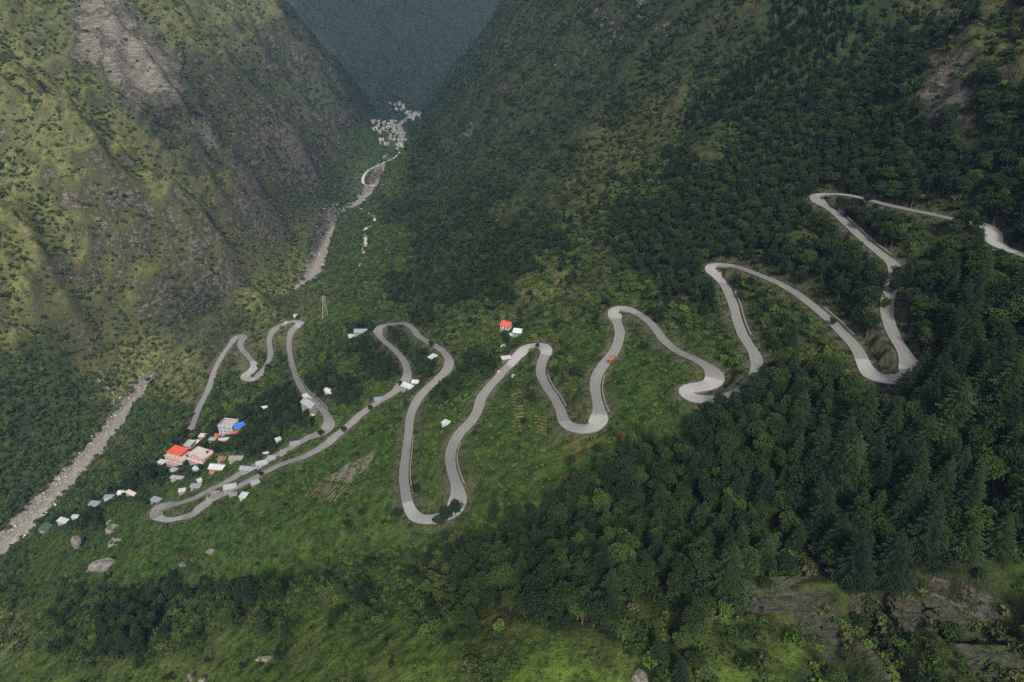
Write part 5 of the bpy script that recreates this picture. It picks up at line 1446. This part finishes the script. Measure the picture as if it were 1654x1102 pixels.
# trees the photograph shows standing in front of the road or alone on the meadow
for kind, px, py, h, tone, lab in [
    ('fir', 1476, 640, 20, 'dark', 'dark fir hiding the lower end of the top road leg'), ('fir', 1452, 652, 15, 'dark', 'dark fir standing just left of the hidden end of the top road leg'), ('fir', 1498, 640, 17, 'dark', 'dark fir right of the hidden end of the top road leg'),
    ('broad', 1440, 478, 8, 'dark', 'dark tree below the kink of the top road leg'), ('broad', 1190, 662, 9, 'mid', 'mid green tree right of the pale loop bend'), ('broad', 1142, 668, 6, 'dark', 'low dark tree below the pale loop bend'), ('broad', 1447, 459, 9, 'dark', 'small dark tree covering the kink of the top road leg'), ('broad', 1428, 500, 6, 'mid', 'tree overhanging the left side of the road below the kink'),
    ('fir', 1225, 640, 17, 'dark', 'dark fir hiding the end of the second road leg'), ('broad', 1205, 662, 12, 'dark', 'dark broad tree where the second road leg disappears'), ('fir', 1178, 672, 13, 'dark', 'dark fir right of the small pale loop bend'), ('broad', 1160, 662, 8, 'dark', 'dark tree leaning over the small pale loop bend'),
    ('broad', 1344, 527, 4.5, 'dark', 'dark bushy tree overhanging the middle of the long road leg'), ('broad', 868, 563, 4.0, 'dark', 'round dark tree splitting the top of the third bend'), ('broad', 736, 834, 9, 'dark', 'dark tree on the road edge right of the near bottom bend'), ('broad', 712, 852, 8, 'dark', 'dark tree just below the near bottom bend'), ('broad', 722, 844, 10, 'dark', 'dark tree covering the right side of the bottom bend of the near legs'), ('broad', 703, 846, 4, 'dark', 'small dark tree at the tip of the near bottom bend'),
    ('broad', 673, 800, 7, 'dark', 'dark tree on the grass right of the near left road leg'), ('broad', 648, 626, 5.5, 'dark', 'dark tree at the end of the middle loop road'), ('broad', 697, 562, 6, 'dark', 'dark tree covering the right leg of the middle loop'), ('broad', 630, 535, 6, 'dark', 'dark tree inside the top of the middle loop'),
    ('broad', 436, 600, 9, 'dark', 'dark tree between the lowest zigzag bends'), ('broad', 303, 712, 12, 'dark', 'dark tree hiding the end of the lowest road leg'), ('broad', 288, 728, 11, 'dark', 'dark tree above the orange roof at the end of the lowest road'),
    ('broad', 1400, 334, 8, 'dark', 'dark tree covering the road right of the topmost hairpin'), ('broad', 1560, 372, 12, 'dark', 'dark round tree hiding the highest road'), ('broad', 1548, 374, 9, 'mid', 'mid green tree in front of the highest road'), ('broad', 1574, 376, 8, 'dark', 'small dark tree left of the highest bend'),
    ('broad', 598, 664, 5, 'mid', 'mid green tree beside the straight lower road'), ('broad', 556, 700, 6, 'dark', 'dark tree on the straight lower road below the grey house'), ('broad', 518, 706, 6, 'dark', 'dark round tree between the two converging roads'),
    ('broad', 422, 770, 4.5, 'dark', 'small dark tree between the two roadside houses'), ('broad', 246, 778, 12, 'dark', 'tall dark tree left of the grey shed in the village'), ('broad', 256, 786, 9, 'mid', 'mid green tree beside the long low village shed'), ('broad', 325, 760, 5, 'dark', 'dark tree in front of the right pink guest house'),
    ('pine', 346, 968, 14, 'dark', 'pine standing alone on the left of the pine row'), ('pine', 362, 972, 15, 'mid', 'second pine from the left in the pine row'), ('pine', 380, 970, 14, 'mid', 'third pine from the left in the pine row'), ('pine', 396, 974, 16, 'mid', 'middle pine of the pine row on the foreground slope'), ('pine', 412, 972, 15, 'dark', 'pine right of the middle of the pine row'), ('pine', 436, 982, 16, 'mid', 'last pine at the right end of the pine row'),
    ('pine', 250, 966, 15, 'mid', 'pine at the left end of the slope above the copse'), ('pine', 222, 972, 14, 'dark', 'dark pine at the far left of the pine belt'), ('pine', 276, 968, 15, 'mid', 'slim pine between the copse and the pine row'), ('pine', 308, 975, 14, 'dark', 'dark pine above the foreground copse'),
    ('pine', 428, 1034, 13, 'mid', 'open pine with bare trunk on the foreground meadow'), ('pine', 466, 1042, 11, 'mid', 'thin pine on the foreground meadow right of the open one'), ('pine', 90, 1062, 12, 'mid', 'pine on the meadow at the bottom left'),
    ('broad', 918, 786, 6, 'rust', 'rusty brown leaved tree in the thicket below the U bend'), ('broad', 1000, 712, 5, 'rust', 'rusty brown leaved tree right of the U bend'),
    ('fir', 1096, 1098, 9, 'dark', 'small dark fir at the bottom edge of the view'), ('broad', 748, 1040, 6, 'mid', 'round tree on the foreground meadow, right of a pair'), ('broad', 724, 1044, 5, 'dark', 'dark tree on the foreground meadow, left of a pair'),
    ('fir', 828, 925, 15, 'dark', 'slim dark fir standing in the ravine'), ('broad', 898, 918, 12, 'mid', 'big round tree in the ravine right of the slim fir'), ('fir', 960, 925, 13, 'mid', 'fir in the ravine right of the big round tree')]:
    (x, y, z), = cast([px], [py])
    if np.isnan(x): continue
    place_tree(kind, x, y, z - .2, h, tone, lab, None)
    BLOCKED.append((x, y, h * .22))
build_woods()
# ------------------------------------------------------------------ air
def build_haze():
    x0, x1, y0, y1 = GX[0] - 15, GX[-1] + 15, GY[0] - 15, GY[-1] + 15
    z0, z1 = ZZ.min() + CAM_H - 1.5, ZZ.max() + CAM_H + 30
    V = [(x, y, z) for z in (z0, z1) for y in (y0, y1) for x in (x0, x1)]
    F = [(0, 2, 3, 1), (4, 5, 7, 6), (0, 1, 5, 4), (2, 6, 7, 3), (0, 4, 6, 2), (1, 3, 7, 5)]
    m = bpy.data.materials.new('haze'); m.use_nodes = True
    nt = m.node_tree; nt.nodes.clear()
    v = nt.nodes.new('ShaderNodeVolumePrincipled'); o = nt.nodes.new('ShaderNodeOutputMaterial')
    v.inputs['Color'].default_value = (.34, .57, 1.0, 1)
    v.inputs['Density'].default_value = HAZE
    v.inputs['Anisotropy'].default_value = 0.0
    nt.links.new(v.outputs[0], o.inputs['Volume'])
    link('haze', mesh_from('haze', V, F, [m]), kind='stuff')
HAZE = 0.56e-4
build_haze()
